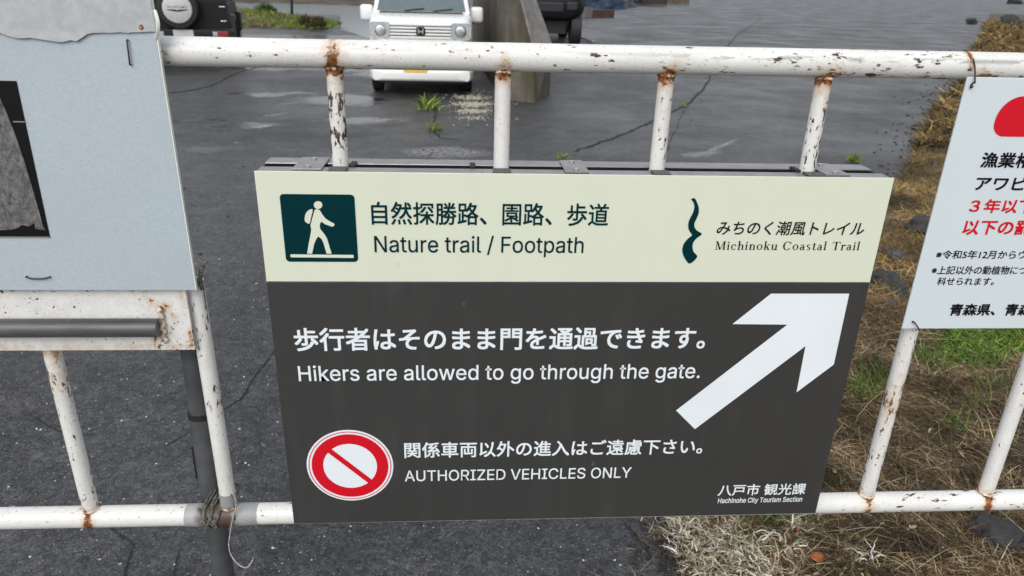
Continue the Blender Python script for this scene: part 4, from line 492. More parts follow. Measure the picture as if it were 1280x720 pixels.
def blades(name, P, N, L, W, tilt, curve, cols, seg=4, zoff=.0, az=None, jit=.25):
    """ribbons of grass: P (n,3) roots, L lengths, tilt (0 lying .. 1 upright), curve droop, cols (n,3)"""
    n = len(P); az = RNG.uniform(0, 2*np.pi, n) if az is None else az
    el = tilt * np.pi / 2
    pos = P.copy(); pos[:, 2] += zoff
    V = np.empty((n, seg + 1, 2, 3), np.float32)
    tw = RNG.uniform(0, np.pi, n)
    for k in range(seg + 1):
        d = np.stack([np.cos(az)*np.cos(el), np.sin(az)*np.cos(el), np.sin(el)], 1)
        side = np.stack([-np.sin(az), np.cos(az), np.zeros(n)], 1)
        up = np.cross(d, side)
        s = side * np.cos(tw)[:, None] * .9 + up * np.sin(tw)[:, None] * .6
        w = (W * (1 - (k / seg) ** 1.6 * .88))[:, None] * .5
        V[:, k, 0] = pos - s * w; V[:, k, 1] = pos + s * w
        pos = pos + d * (L / seg)[:, None]
        el = el - curve / seg * (1 + .4 * RNG.standard_normal(n)); az = az + RNG.normal(0, jit, n)
        low = pos[:, 2] < P[:, 2] + .002
        pos[low, 2] = P[low, 2] + .002 + RNG.uniform(0, .006, low.sum()); el[low] = np.abs(el[low]) * .5
    idx = np.arange(n * (seg + 1) * 2).reshape(n, seg + 1, 2)
    Fq = np.stack([idx[:, :-1, 0], idx[:, :-1, 1], idx[:, 1:, 1], idx[:, 1:, 0]], -1).reshape(-1, 4)
    me = bpy.data.meshes.new(name)
    me.vertices.add(V.size // 3); me.vertices.foreach_set('co', V.ravel())
    me.loops.add(Fq.size); me.loops.foreach_set('vertex_index', Fq.ravel().astype(np.int32))
    me.polygons.add(len(Fq)); me.polygons.foreach_set('loop_start', np.arange(0, Fq.size, 4, dtype=np.int32))
    me.update(calc_edges=True)
    ca = me.attributes.new('Col', 'FLOAT_COLOR', 'POINT')
    cc = np.ones((n, seg + 1, 2, 4), np.float32); cc[..., :3] = cols[:, None, None, :]
    ca.data.foreach_set('color', cc.ravel())
    return me
EDGE = [(.62,-6),(.66,.8),(.68,1.57),(.66,1.75),(1.05,2.35),(2.0,3.62),(2.72,4.55),(3.5,5.55),(6.7,10.1),(10.6,15.2),(15.4,22),(20.5,29),(42,60)]
EX = np.array([e[0] for e in EDGE]); EYs = np.array([e[1] for e in EDGE])
def edge_x(y): return np.interp(y, EYs, EX)
def hgt(x, y):
    x = np.asarray(x, float); y = np.asarray(y, float)
    d = (x - edge_x(y)) * .7
    b = np.clip(d / .35, 0, 1) * .035
    sc = np.clip(y / 4, .6, 4)
    u = .018 * np.sin(x * 9.1 + np.sin(y * 7.3)) * np.cos(y * 8.3 + 1.3 * np.sin(x * 5)) + .02 * np.sin(x * 3.1 + 1) * np.cos(y * 2.7)
    return b * (1 + .4 * np.sin(x * 4 + y * 5)) + np.clip(d / .5, 0, 1) * u * sc ** .5 - np.where(d < .02, .004, 0)
def verge():
    ys = np.concatenate([np.linspace(-6, .8, 20), np.linspace(.9, 6, 110), np.geomspace(6.15, 60, 80)])
    ss = np.concatenate([np.linspace(-.03, 3, 70), np.geomspace(3.1, 60, 30)])
    V = []; Fc = []; m = len(ss)
    for j, y in enumerate(ys):
        w = .06 * noise.noise((y * 2.3, 0, 0)) + .035 * noise.noise((y * 9, 3, 0)) * min(3, max(1, y / 3))
        x = edge_x(y) + w + ss * (1 + max(0, y) * .03)
        z = hgt(x - w, y); z[0] = -.01
        V += [(a, y, c) for a, c in zip(x, z)]
    for j in range(len(ys) - 1):
        for i in range(m - 1): Fc.append((j*m+i, j*m+i+1, (j+1)*m+i+1, (j+1)*m+i))
    mb = MB(); mb.add(V, Fc)
    tag(mb.build('verge_ground', M['soil'], smooth=True), 'bare brown soil of the verge beside the asphalt', 'ground', kind='structure')
verge()
def sample(n, y0, y1, power=1.0, reach=lambda y: .9 + y * .75):
    y = y0 + (y1 - y0) * RNG.uniform(0, 1, n) ** power
    x = edge_x(y) - .02 * y * .3 + reach(y) * RNG.uniform(0, 1, n)
    x = np.where(RNG.uniform(0, 1, n) < .035, edge_x(y) - RNG.exponential(.045, n) * np.clip(2.6 - .5 * y, .25, 1.2), x)
    return x, y
def mixcols(n, pal, wts, jit=.25):
    pal = np.array(pal); k = RNG.choice(len(pal), n, p=np.array(wts) / sum(wts))
    return np.clip(pal[k] * (1 + jit * RNG.standard_normal((n, 1))), .004, .9)
def clump(x, y, s, o=0.0):
    return np.array([noise.noise((a * s + o, b * s, o)) for a, b in zip(x, y)])
# matted dead grass close by: fine, dark and pale straw, mostly lying
def dead_grass():
    parts = []
    for (n, y0, y1, pw, l0, l1, w0, w1) in ((78000, 1.25, 3.5, 1.0, .025, .12, .0012, .0030), (52000, 3.1, 8, 1.15, .05, .17, .0025, .006), (60000, 7.5, 42, 1.25, .15, .42, .010, .030)):
        x, y = sample(n, y0, y1, pw, lambda y: .55 + y * (.50 if y0 < 3 else .58))
        c = clump(x, y, 2.6 if y0 < 3 else .9); c2 = clump(x, y, 7 if y0 < 3 else 2.5, 9.)
        keep = (RNG.uniform(-.9, .5, n) < c + .62) & ~((x > 2.08 + (y - 2.8) * .75 + .08 * np.sin(y * 9)) & (y > 2.72 + .06 * np.sin(x * 8)) & (y < 3.7) & (RNG.uniform(0, 1, n) > .06))
        x, y, c, c2 = x[keep], y[keep], c[keep], c2[keep]; n = len(x)
        P = np.stack([x, y, hgt(x, y)], 1)
        near = mixcols(n, [(.085, .053, .028), (.19, .125, .062), (.36, .27, .15), (.50, .42, .28), (.035, .025, .018)], [3, 3.0, 2.2, 1.7, 2.6])
        far = mixcols(n, [(.26, .17, .055), (.42, .29, .10), (.17, .115, .05), (.52, .42, .20), (.06, .045, .03)], [3, 3.2, 2, 1.3, 1.2])
        f = np.clip((y - 2.8) / 1.3, 0, 1)[:, None]
        cols = (near * (1 - f) * 1.0 + far * f * np.where(y > 6, .68, .86)[:, None] * np.array([1, .98, 1.05])) * np.clip(1 + 1.8 * c2, .25, 1.8)[:, None]
        L = RNG.uniform(l0, l1, n); W = RNG.uniform(w0, w1, n)
        L = np.minimum(L, .05 + .016 * y * RNG.uniform(.5, 1.3, n)) if y0 > 3 else L
        W = W * np.maximum(1, y / 13) if y0 > 7 else W
        tilt = np.abs(RNG.normal(0, .20, n)) + .05 + .30 * np.clip(c, 0, 1) + .10 * (y > 3)
        me = blades('dead_grass', P, None, L, W, tilt, RNG.uniform(.1, 1.0, n), cols, 4, .004)
        parts.append(me)
    for i, me in enumerate(parts):
        o = link('dead_grass', me, M['blades'])
        tag(o, ('fine matted brown dead grass covering the near verge', 'straw coloured dead grass beside the notice board', 'yellowed grass along the far yard edge')[i], 'grass', kind='stuff')
dead_grass()
def litter():
    n = 2600; x, y = sample(n, 1.25, 4.2, 1.0, lambda y: .55 + y * .5); V = []; Fc = []; C = []
    z = hgt(x, y); pal = [(.20,.11,.05), (.33,.22,.12), (.10,.06,.035), (.42,.34,.23), (.06,.045,.03), (.16,.17,.06)]
    for i in range(n):
        s = RNG.uniform(.004, .013); a = RNG.uniform(0, 6.28); ca, sa = math.cos(a), math.sin(a); b = len(V); zz = z[i] + RNG.uniform(.008, .03); t1, t2 = RNG.normal(0, .5, 2)
        for (u, v, w) in ((-1, 0, 0), (-.3, .42, .18), (.5, .36, .1), (1, 0, .25), (.4, -.4, .12), (-.4, -.38, .16)):
            V.append((x[i] + s*(u*ca - v*sa), y[i] + s*(u*sa + v*ca), zz + s*(w + t1*u*.5 + t2*v*.6)))
        Fc += [(b, b+1, b+5), (b+1, b+2, b+4, b+5), (b+2, b+3, b+4)]; C += [pal[RNG.integers(len(pal))]] * 6
    me = bpy.data.meshes.new('leaf_litter'); me.from_pydata(V, [], Fc); ca_ = me.attributes.new('Col', 'FLOAT_COLOR', 'POINT'); cc = np.ones((len(V), 4), np.float32); cc[:, :3] = C; ca_.data.foreach_set('color', cc.ravel())
    tag(link('leaf_litter', me, M['blades']), 'broken brown leaf scraps lying in the verge grass', 'leaf litter', kind='stuff')
litter()
def sprigs():
    n = 260; x, y = sample(n, 1.3, 3.0, 1.0, lambda y: .5 + y * .45); P = np.repeat(np.stack([x, y, hgt(x, y) + .004], 1), 7, 0); P[:, :2] += RNG.normal(0, .008, (n*7, 2))
    keep = np.repeat(clump(x, y, 3.1, 4.) > -.02, 7); P = P[keep]; m = len(P)
    me = blades('green_sprigs', P, None, RNG.uniform(.015, .05, m), RNG.uniform(.002, .006, m), RNG.uniform(.2, .8, m), RNG.uniform(.2, 1.6, m), mixcols(m, [(.10,.15,.03),(.07,.11,.03),(.15,.18,.05),(.13,.12,.05)], [1,1,1,1], .25), 4)
    tag(link('green_sprigs', me, M['blades']), 'tiny green sprigs scattered through the near dead grass', 'grass', kind='stuff')
sprigs()
def stems():
    n = 420; x, y = sample(n, 1.3, 3.4)
    P = np.stack([x, y, hgt(x, y) + .008], 1)
    cols = mixcols(n, [(.50, .40, .26), (.30, .21, .11), (.60, .53, .40)], [2, 2, 1], .15)
    me = blades('dry_stems', P, None, RNG.uniform(.12, .42, n), RNG.uniform(.0016, .0034, n), np.abs(RNG.normal(.10, .12, n)), RNG.uniform(-.1, .5, n), cols, 8, .004, jit=.10)
    tag(link('dry_stems', me, M['blades']), 'long pale dry stalks lying over the matted grass', 'dry stalks', kind='stuff')
stems()
def green(name, label, spots, per, lmin, lmax, w, pal, tilt=(.35, .95), kind='stuff', cat='grass'):
    P = []; C = []
    for (sx, sy, r, m) in spots:
        k = int(per * m); a = RNG.uniform(0, 2*np.pi, k); q = r * np.sqrt(RNG.uniform(0, 1, k))
        x = sx + q*np.cos(a); y = sy + q*np.sin(a); ok = x > edge_x(y) - .1
        if sx < edge_x(sy): ok[:] = True
        x, y = x[ok], y[ok]; z = np.where(x > edge_x(y), hgt(x, y), 0)
        P.append(np.stack([x, y, z], 1))
    P = np.concatenate(P); n = len(P)
    me = blades(name, P, None, RNG.uniform(lmin, lmax, n), RNG.uniform(w*.6, w*1.3, n), RNG.uniform(*tilt, n), RNG.uniform(.2, 1.2, n), mixcols(n, pal, [1] * len(pal), .22), 4)
    return tag(link(name, me, M['blades']), label, cat, kind=kind)
GP = [(.075, .15, .026), (.11, .20, .03), (.17, .27, .045), (.05, .10, .022), (.21, .25, .08)]
lawn = [(lambda y: (2.18 + (y - 2.8) * .75 + RNG.uniform(0, 1.3), y, .14, 1))(2.84 + RNG.uniform(0, .8)) for _ in range(110)]
green('lawn_grass', 'bright green lawn patch below the notice board', lawn, 230, .02, .055, .010, [(.10, .20, .028), (.15, .27, .03), (.20, .33, .045), (.07, .13, .022)], (.1, .7))
def gpt(px, py): p = on_z(px, py); return p.x, p.y
tu = [gpt(1160,470)+(.07,1.2), gpt(1150,455)+(.05,.8), gpt(1095,490)+(.08,1.3), gpt(1075,500)+(.06,1), gpt(1215,520)+(.05,.5), gpt(1195,545)+(.04,.4), gpt(964,655)+(.035,.9), gpt(1000,662)+(.03,.3), gpt(1230,500)+(.06,.5), gpt(1130,380)+(.04,.2), gpt(925,690)+(.02,.3), gpt(1230,470)+(.1,.7)]
green('grass_tufts', 'small fresh green tufts growing through the dead grass', tu, 130, .04, .12, .004, GP)
def dried_moss():
    """pale curled strands heaped at the verge corner"""
    n = 1250
    c = [gpt(850,660)+(.06,1.2), gpt(868,690)+(.075,2), gpt(895,700)+(.08,2), gpt(905,670)+(.06,1), gpt(930,720)+(.09,2), gpt(880,730)+(.07,1.2), gpt(960,715)+(.07,.9), gpt(940,690)+(.05,.8), gpt(990,668)+(.025,.5), gpt(985,700)+(.035,.6), gpt(1010,650)+(.03,.3), gpt(860,650)+(.05,.8), gpt(1080,715)+(.03,.3)]
    w = np.array([q[3] for q in c]); k = RNG.choice(len(c), n, p=w / w.sum())
    cc = np.array([q[:3] for q in c])[k]; a = RNG.uniform(0, 2*np.pi, n); q = cc[:, 2] * np.sqrt(RNG.uniform(0, 1, n))
    x = cc[:, 0] + q*np.cos(a); y = cc[:, 1] + q*np.sin(a)
    keep = x > edge_x(y) - .02 - np.abs(RNG.normal(0, .045, n)); x, y = x[keep], y[keep]; n = len(x)
    P = np.stack([x, y, np.maximum(hgt(x, y), 0) + RNG.uniform(0, .03, n)], 1)
    cols = mixcols(n, [(.80, .73, .57), (.58, .50, .36), (.24, .19, .12), (.88, .84, .74)], [3, 3, 2, 2.4], .14)
    me = blades('dried_moss', P, None, RNG.uniform(.03, .085, n), RNG.uniform(.0032, .0078, n), RNG.uniform(0, .7, n), RNG.uniform(.6, 3.4, n), cols, 8, .0, jit=.6)
    tag(link('dried_moss', me, M['blades']), 'pale curled dried moss heaped at the corner of the verge', 'dried moss', kind='stuff')
dried_moss()

def rock_mesh(r, seed, flat=.6):
    bm = bmesh.new(); bmesh.ops.create_icosphere(bm, subdivisions=3, radius=1)
    for v in bm.verts:
        n = v.co.normalized(); d = 1 + .35 * noise.noise(n * 1.3 + Vector((seed, 0, 0))) - .34 * abs(noise.noise(n * 2.6 + Vector((0, seed, 0)))) + .10 * noise.noise(n * 7 + Vector((0, 0, seed)))
        v.co = Vector((n.x * d * r, n.y * d * r * .8, n.z * d * r * flat))
    mb = MB().bm(bm); return mb.mesh('rock')
M['rock'] = plain('dark_rock', (.034, .033, .034), .7, var=.5, vs=18)
M['rock_grey'] = plain('grey_rock', (.065, .063, .064), .75, var=.4, vs=18)
rocks = [(1099,356,.085,'rock','large dark rock at the right edge of the trail sign'),
         (1122,372,.055,'rock','dark stone just right of the largest verge rock'),
         (1120,327,.055,'rock_grey','flat grey stone above the largest verge rock'),
         (1150,288,.11,'rock','black rock in straw grass beside the notice board edge'),
         (1112,388,.035,'rock_grey','pale grey stone below the dark verge rocks'),
         (1146,160,.055,'rock','lone black stone lying on open asphalt'),
         (1106,318,.038,'rock_grey','small grey stone close to the corner of the sign'),
         (1238,686,.07,'rock','dark stone half sunk in dead grass below the bottom rail'),
         (1214,28,.32,'rock','black lump at the far edge of the yellow grass'),
         (1262,30,.5,'rock','wide dark lump on the far yellow grass'),
         (1268,3,1.2,'rock','large dark mound at the top end of the yard')]
for i, (px, py, r, m, lab) in enumerate(rocks):
    p = on_z(px, py + 2); o = link('rock', rock_mesh(r * 1.15, i * 3.7 + 1, .62), M[m])
    o.location = (p.x, p.y, max(0, float(hgt(p.x, p.y))) * (p.x > edge_x(p.y)) + r * .34); o.rotation_euler.z = i * 1.3
    tag(o, lab, 'rock')

def bits(name, label, cat, pts, sizes, mat, flat=.35):
    mb = MB()
    for (x, y, z), s in zip(pts, sizes):
        a = random.uniform(0, 6.28); k = random.randint(4, 6); tx, ty = random.gauss(0, .25), random.gauss(0, .25)
        ring = []
        for i in range(k):
            w = a + 6.283 * i / k; q = s * random.uniform(.6, 1.1)
            ring.append((q * math.cos(w), q * math.sin(w) * .75))
        low = [(x + u, y + v, z) for u, v in ring]; hi = [(x + u*.8, y + v*.8, z + s * flat + u*tx + v*ty) for u, v in ring]
        mb.add(low + hi, [(i, (i+1) % k, k + (i+1) % k, k + i) for i in range(k)] + [tuple(range(k, 2*k))])
    return tag(mb.build(name, mat), label, cat, kind='stuff')
M['shell'] = plain('shell_white', (.68, .67, .62), .5, var=.2, vs=60)
M['shell_dull'] = plain('shell_cream', (.42, .40, .32), .6, var=.3, vs=40)
M['grit'] = plain('dark_grit', (.03, .03, .032), .7, var=.4, vs=60)
pts = []; sz = []
for _ in range(800):
    y = 1.2 + 5.5 * random.random() ** 1.4; x = random.uniform(-.85 * y - .2, float(edge_x(y)) + .2)
    pts.append((x, y, .0)); sz.append(.0013 + .0046 * random.random() ** 2.4)
bits('shell_grit', 'white shell chips scattered over the near asphalt', 'shell chips', pts, sz, M['shell'])
pts = []; sz = []
for _ in range(500):
    y = 1.4 + 20 * random.random() ** 1.7; x = float(edge_x(y)) - abs(random.gauss(0, .05 + .03 * y)); pts.append((x, y, 0)); sz.append(random.uniform(.004, .012) + .0016 * y * random.random())
for _ in range(120):
    y = random.uniform(3, 14); x = random.uniform(-.5 * y, .5 * y); pts.append((x, y, 0)); sz.append(random.uniform(.004, .014))
bits('dark_gravel', 'dark crumbs of broken asphalt along the verge edge', 'gravel', pts, sz, M['grit'], .6)
pts = []; sz = []
for _ in range(1300):
    px = random.gauss(592, 11); py = random.gauss(131, 8)
    py = 105 + round((py - 105) / 8.5) * 8.5 + random.gauss(0, 1.4)
    if random.random() < .25: px += random.gauss(0, 20); py += random.gauss(0, 6)
    x, y = gpt(px, py); pts.append((x, y, 0)); sz.append(random.uniform(.004, .019))
bits('crushed_shell', 'patch of crushed white shell in front of the white car', 'crushed shell', pts, sz, M['shell_dull'], .25)

def crack(pts, w, z=.004, jit=.25, mat='crackc', name='asphalt_crack'):
    P = [Vector(gpt(*p)) for p in pts]; line = []
    for a, b in zip(P, P[1:]):
        n = max(2, int((b - a).length / .05)); n = min(n, 60)
        for i in range(n): line.append(a.lerp(b, i / n))
    line.append(P[-1]); V = []; Fc = []
    sc = (P[0].length + P[-1].length) / 2
    for i, p in enumerate(line):
        t = (line[min(i+1, len(line)-1)] - line[max(i-1, 0)]).normalized(); nrm = Vector((-t.y, t.x))
        q = p + nrm * jit * w * 2.5 * noise.noise((i * .6, w * 99, sc)) + nrm * .02 * noise.noise((i * .23, 7, sc))
        ww = w * (.35 + abs(noise.noise((i * .9, sc, 3))) * 1.3) * (.3 if i in (0, len(line)-1) else 1)
        V += [(q.x - nrm.x*ww/2, q.y - nrm.y*ww/2, z), (q.x + nrm.x*ww/2, q.y + nrm.y*ww/2, z)]
    for i in range(len(line) - 1): Fc.append((2*i, 2*i+1, 2*i+3, 2*i+2))
    mb = MB(); mb.add(V, Fc); return mb.build(name, M[mat])
M['crackc'] = plain('crack_dark', (.016, .016, .017), .9)
for i, (pts, w, z) in enumerate((([(541,118),(544,140),(543,165),(551,173),(576,175)], .045, .004), ([(952,23),(935,35),(920,45),(907,61),(880,110),(859,131),(791,163),(718,190)], .05, .0045),
    ([(200,118),(240,113),(262,108),(300,90),(322,84)], .06, .005), ([(35,517),(60,535),(82,541),(120,545)], .007, .004), ([(128,650),(150,672),(166,682),(163,712),(158,730)], .008, .004),
    ([(230,684),(219,700),(214,725)], .007, .004), ([(780,650),(806,682),(815,705)], .010, .004), ([(618,560),(700,420),(780,300),(859,131)], .012, .0035), ([(205,560),(300,500),(420,330),(541,190)], .010, .0035))):
    tag(crack(pts, w, z), 'dark crack in the yard asphalt', 'crack', kind='structure')

# green bank by the water with its bare sapling
def bank():
    nx, ny = 60, 14; V = []; Fc = []
    for j in range(ny):
        for i in range(nx):
            u = i / (nx-1); s = j / (ny-1); x = -34 + 29.8 * u; y0 = 22.2 + 1.6 * u; y1 = 33.2 - 6 * u**6
            y = y0 + (y1 - y0) * s; e = math.sin(math.pi * min(1, s * 1.0)) ** .6 * min(1, (1 - u) * 6 + .05)
            V.append((x, y, -.03 + (.42 + .25 * noise.noise((x*.5, y*.5, 0))) * e))
    for j in range(ny-1):
        for i in range(nx-1): Fc.append((j*nx+i, j*nx+i+1, (j+1)*nx+i+1, (j+1)*nx+i))
    mb = MB(); mb.add(V, Fc)
    tag(mb.build('grass_bank', M['soil'], smooth=True), 'low grassy bank between the yard and the water', 'bank', kind='structure')
    n = 16000; u = RNG.uniform(.45, 1, n); s = RNG.uniform(0.02, 1, n); x = -34 + 29.8*u; y0 = 22.2 + 1.6*u; y1 = 33.2 - 6*u**6; y = y0 + (y1-y0)*s
    e = np.sin(np.pi*s)**.6 * np.minimum(1, (1-u)*6+.05)
    P = np.stack([x, y, -.03 + .42*e], 1); c = clump(x, y, .5)
    g = mixcols(n, [(.16, .25, .035), (.22, .31, .05), (.11, .18, .03)], [1, 1, 1], .2); d = mixcols(n, [(.22, .17, .09), (.15, .13, .07)], [1, 1], .2)
    f = (RNG.uniform(-.5, .5, n) < c + .1 + .35*(s-.3))[:, None]
    me = blades('bank_grass', P, None, RNG.uniform(.08, .24, n), RNG.uniform(.02, .05, n), RNG.uniform(.3, .95, n), RNG.uniform(.2, 1, n), np.where(f, g, d), 3)
    tag(link('bank_grass', me, M['blades']), 'yellow green grass on the bank by the water', 'grass', kind='stuff')
bank()
M['bark'] = plain('dark_bark', (.035, .03, .026), .85, var=.4)
def sapling():
    b = on_z(365, 18, .2); e = empty('bare_tree', (b.x, b.y, .2), 'thin bare tree standing on the grassy bank by the water', 'tree')
    mb = MB(); mb.tube([(0,0,0),(.05,0,.8),(.02,.05,1.6),(.08,0,2.6),(.02,0,3.6)], [.05,.042,.035,.025,.01], 8); mb.build('trunk', M['bark'], e, True)
    mb = MB()
    for i in range(26):
        z = .75 + 2.7 * random.random(); a = random.uniform(0, 6.28); L = random.uniform(.5, 1.5) * (1 - z / 6)
        p = [Vector((.04, 0, z))]
        for k in range(5): p.append(p[-1] + Vector((math.cos(a) * L/5, math.sin(a) * L/5, L/5 * (.15 + .22*k))) + Vector((random.gauss(0,.04), random.gauss(0,.04), random.gauss(0,.03))))
        mb.tube(p, [.035,.03,.022,.016,.01,.006], 5)
        for q in p[2:]:
            w = a + random.uniform(-1.2, 1.2); mb.tube([q, q + Vector((math.cos(w)*.25, math.sin(w)*.25, .12)), q + Vector((math.cos(w)*.42, math.sin(w)*.42, .3))], [.012,.008,.004], 4)
    mb.build('crown', M['bark'], e)
sapling()
def shrubs():
    for i, (px, py, r, lab) in enumerate(((333,20,.42,'rounded green shrub on the bank left of the bare tree'), (398,33,.22,'brownish shrub at the tip of the bank by the water'), (383,31,.22,'small dead shrub between the bare tree and the bank tip'))):
        b = on_z(px, py, .1); n = 900; d = RNG.standard_normal((n, 3)); d /= np.linalg.norm(d, axis=1)[:, None]; d[:, 2] = np.abs(d[:, 2])
        P = d * (r * RNG.uniform(.35, 1, n) ** .5)[:, None] * np.array([1, 1, .95])
        pal = [(.06,.11,.025),(.10,.16,.035),(.04,.07,.02)] if i == 0 else [(.10,.085,.045),(.07,.06,.035),(.09,.10,.035)]
        me = blades('shrub', P, None, RNG.uniform(.08,.2,n), RNG.uniform(.02,.05,n), RNG.uniform(.1,.9,n), RNG.uniform(0,1,n), mixcols(n, pal, [1,1,1], .2), 2)
        o = link('shrub', me, M['blades']); o.location = (b.x, b.y, .1); tag(o, lab, 'shrub')
shrubs()
def weed(px, py, n, L, label):
    b = on_z(px, py); P = RNG.normal(0, L * .22, (n, 3)); P[:, 2] = 0
    me = blades('weed', P, None, RNG.uniform(L*.4, L, n), RNG.uniform(L*.07, L*.16, n), RNG.uniform(.25, .95, n), RNG.uniform(.3, 1.4, n), mixcols(n, [(.17,.25,.03),(.11,.19,.03),(.24,.30,.06)], [1,1,1], .2), 4)
    o = link('weed', me, M['blades']); o.location = (b.x, b.y, 0); return tag(o, label, 'weed')
weed(538,136,70,.26,'bright green weed in the asphalt crack in front of the white car')
weed(541,162,36,.14,'smaller green weed lower along the crack before the white car')
weed(1066,202,60,.14,'green weed on the asphalt behind the right end of the trail sign')
weed(703,197,26,.10,'tiny weed on the asphalt just behind the middle of the trail sign')
weed(856,133,20,.10,'tiny weed on the long crack between two gate bars')
# ------------------------------------------------------------------ the barred gate
RY = SY + .040                      # depth of rails and bars
TOPZ, LOWZ = 1.4682, .7056
TR, LR, BR = .0187, .0183, .0128
BARX = [-1.083, -.856, -.6285, -.400, -.174, .053, .2795, .504, .7273, .953, 1.18, 1.407]
gate = world_thing('barred_gate', (.2, RY, 0), 'white painted pipe gate with chipped rusty vertical bars across the yard entrance', 'gate')

def pipe(name, mat, parent, a, b, r, step, wear, rust, scuff=None, n=28, extra=None, wob=.0):
    a = Vector(a); b = Vector(b); L = (b - a).length; k = max(2, int(L / step)); t = (b - a) / L
    up = Vector((0, -1, 0)); sd = t.cross(up).normalized(); V = []; W = []; Rr = []; S = []
    for i in range(k + 1):
        p = a + t * (L * i / k)
        for j in range(n):
            w = 2 * math.pi * j / n; d = up * math.cos(w) + sd * math.sin(w)
            ru = rust(p, d)
            rr = r + (.0007 * (noise.noise(p * 260 + d * 4) + .5) * min(1, ru) if ru > .3 else 0) + wob * noise.noise(p * 7)
            V.append(p + d * rr); W.append(wear(p, d)); Rr.append(ru); S.append(scuff(p, d) if scuff else 0)
    Fc = [(i*n+j, i*n+(j+1) % n, (i+1)*n+(j+1) % n, (i+1)*n+j) for i in range(k) for j in range(n)]
    Fc += [tuple(range(n)), tuple(k*n + j for j in range(n))]
    if extra:
        for (vv, ff, ru) in extra:
            o = len(V); V += vv; Fc += [tuple(q + o for q in f) for f in ff]; W += [.3] * len(vv); Rr += [ru] * len(vv); S += [0] * len(vv)
    mb = MB(); mb.add(V, Fc); me = mb.mesh(name)
    attr(me, 'wear', W); attr(me, 'rust', Rr); attr(me, 'scuff', S)
    o = link(name, me, mat, parent); smooth_by_angle(o, 50); return o
def weld(c, r, z, ru, squash=.55):
    V = []; n, m = 22, 7
    for i in range(n):
        w = 2*math.pi*i/n; rr = .0019 + .0012 * noise.noise((w*2.1, z*9, c.x*31))
        for j in range(m):
            q = 2*math.pi*j/m
            V.append(Vector((c.x + (r + rr*math.cos(q))*math.cos(w), c.y + (r + rr*math.cos(q))*math.sin(w), z + rr*1.2*math.sin(q) + .002*noise.noise((w*3, c.x*9, q)))))
    return (V, [(i*m+j, ((i+1) % n)*m+j, ((i+1) % n)*m+(j+1) % m, i*m+(j+1) % m) for i in range(n) for j in range(m)], ru)
def near(x, xs, w): return max(math.exp(-((x - q) / w) ** 2) for q in xs)

def top_rust(p, d):
    v = 0
    for x, amt in zip(BARX, (.5,.5,.5,.5, .95, .66, .64, .68, .6, .6, .5, .5)):
        under = max(0, -d.z * .75 + .38)                       # welds sit on the underside
        if x == -.174: under = max(under, .62)
        v = max(v, amt * under * math.exp(-((p.x - x - .002) / .0155) ** 2))
    v = max(v, .62 * math.exp(-((p.x - .70) / .006) ** 2) * (1 if d.z > -.3 else 0))
    return v
def top_wear(p, d):
    return .43 + .22 * noise.noise((p.x * 3.1, 1.7, 0)) + .30 * max(0, min(1, (p.x - .15) / .5)) * (.6 + .4 * max(0, d.z)) + .18 * near(p.x, BARX, .03) * (d.z < 0)
def top_scuff(p, d):
    return max(0, min(1, (p.x - .22) / .15)) * max(0, 1 - abs(d.z - .34) / .2) * (d.y < .2) + .35 * (abs(d.z - .45) < .1) * (d.y < .2)
pipe('top_rail', M['rail'], gate, (-1.25, RY, TOPZ - .0045), (1.5, RY, TOPZ + .0041), TR, .004, top_wear, top_rust, top_scuff, n=48, wob=.0004)
def low_rust(p, d):
    v = 0
    for x, amt in zip(BARX, (.6,.6,.78,.4,.5,.5,.5,.5,.66,.74,.5,.5)):
        v = max(v, amt * math.exp(-((p.x - x) / .011) ** 2) * (.55 + .5 * max(0, -d.y)))
    return v
low = pipe('bottom_rail', M['rail'], gate, (-1.25, RY, LOWZ + .0014), (1.5, RY, LOWZ - .0014), LR, .004, lambda p, d: .40 + .2 * noise.noise((p.x * 2.7, 4, 0)) + .12 * (p.x > .6) + .2 * near(p.x, BARX, .03) * max(0, d.z), low_rust, lambda p, d: .06)
# bare repaired length of the bottom rail round the bar foot
def sleeve_mat():
    t = NT('bare_rail_steel'); f = t.noise(9, 5, .6, t.coord((1, .3, .3)))
    c = t.mix(t.ramp(f, .3, .6), (.20, .20, .20), (.36, .37, .37))
    br = t.attr('rust'); c = t.mix(t.ramp(t.math('ADD', br, t.math('MULTIPLY', t.math('SUBTRACT', t.noise(45, 5), .5), .8)), .35, .75), c, (.075, .045, .032))
    t.base(c); t.rough(.5); t.bump(t.noise(200, 4), .3, .001); return t.m
M['sleeve'] = sleeve_mat()
sl = pipe('bare_sleeve', M['sleeve'], low, (-.472, RY, LOWZ), (-.352, RY, LOWZ), LR + .0012, .003, lambda p, d: 0, lambda p, d: math.exp(-((p.x + .418) / .036) ** 2), wob=.0006)
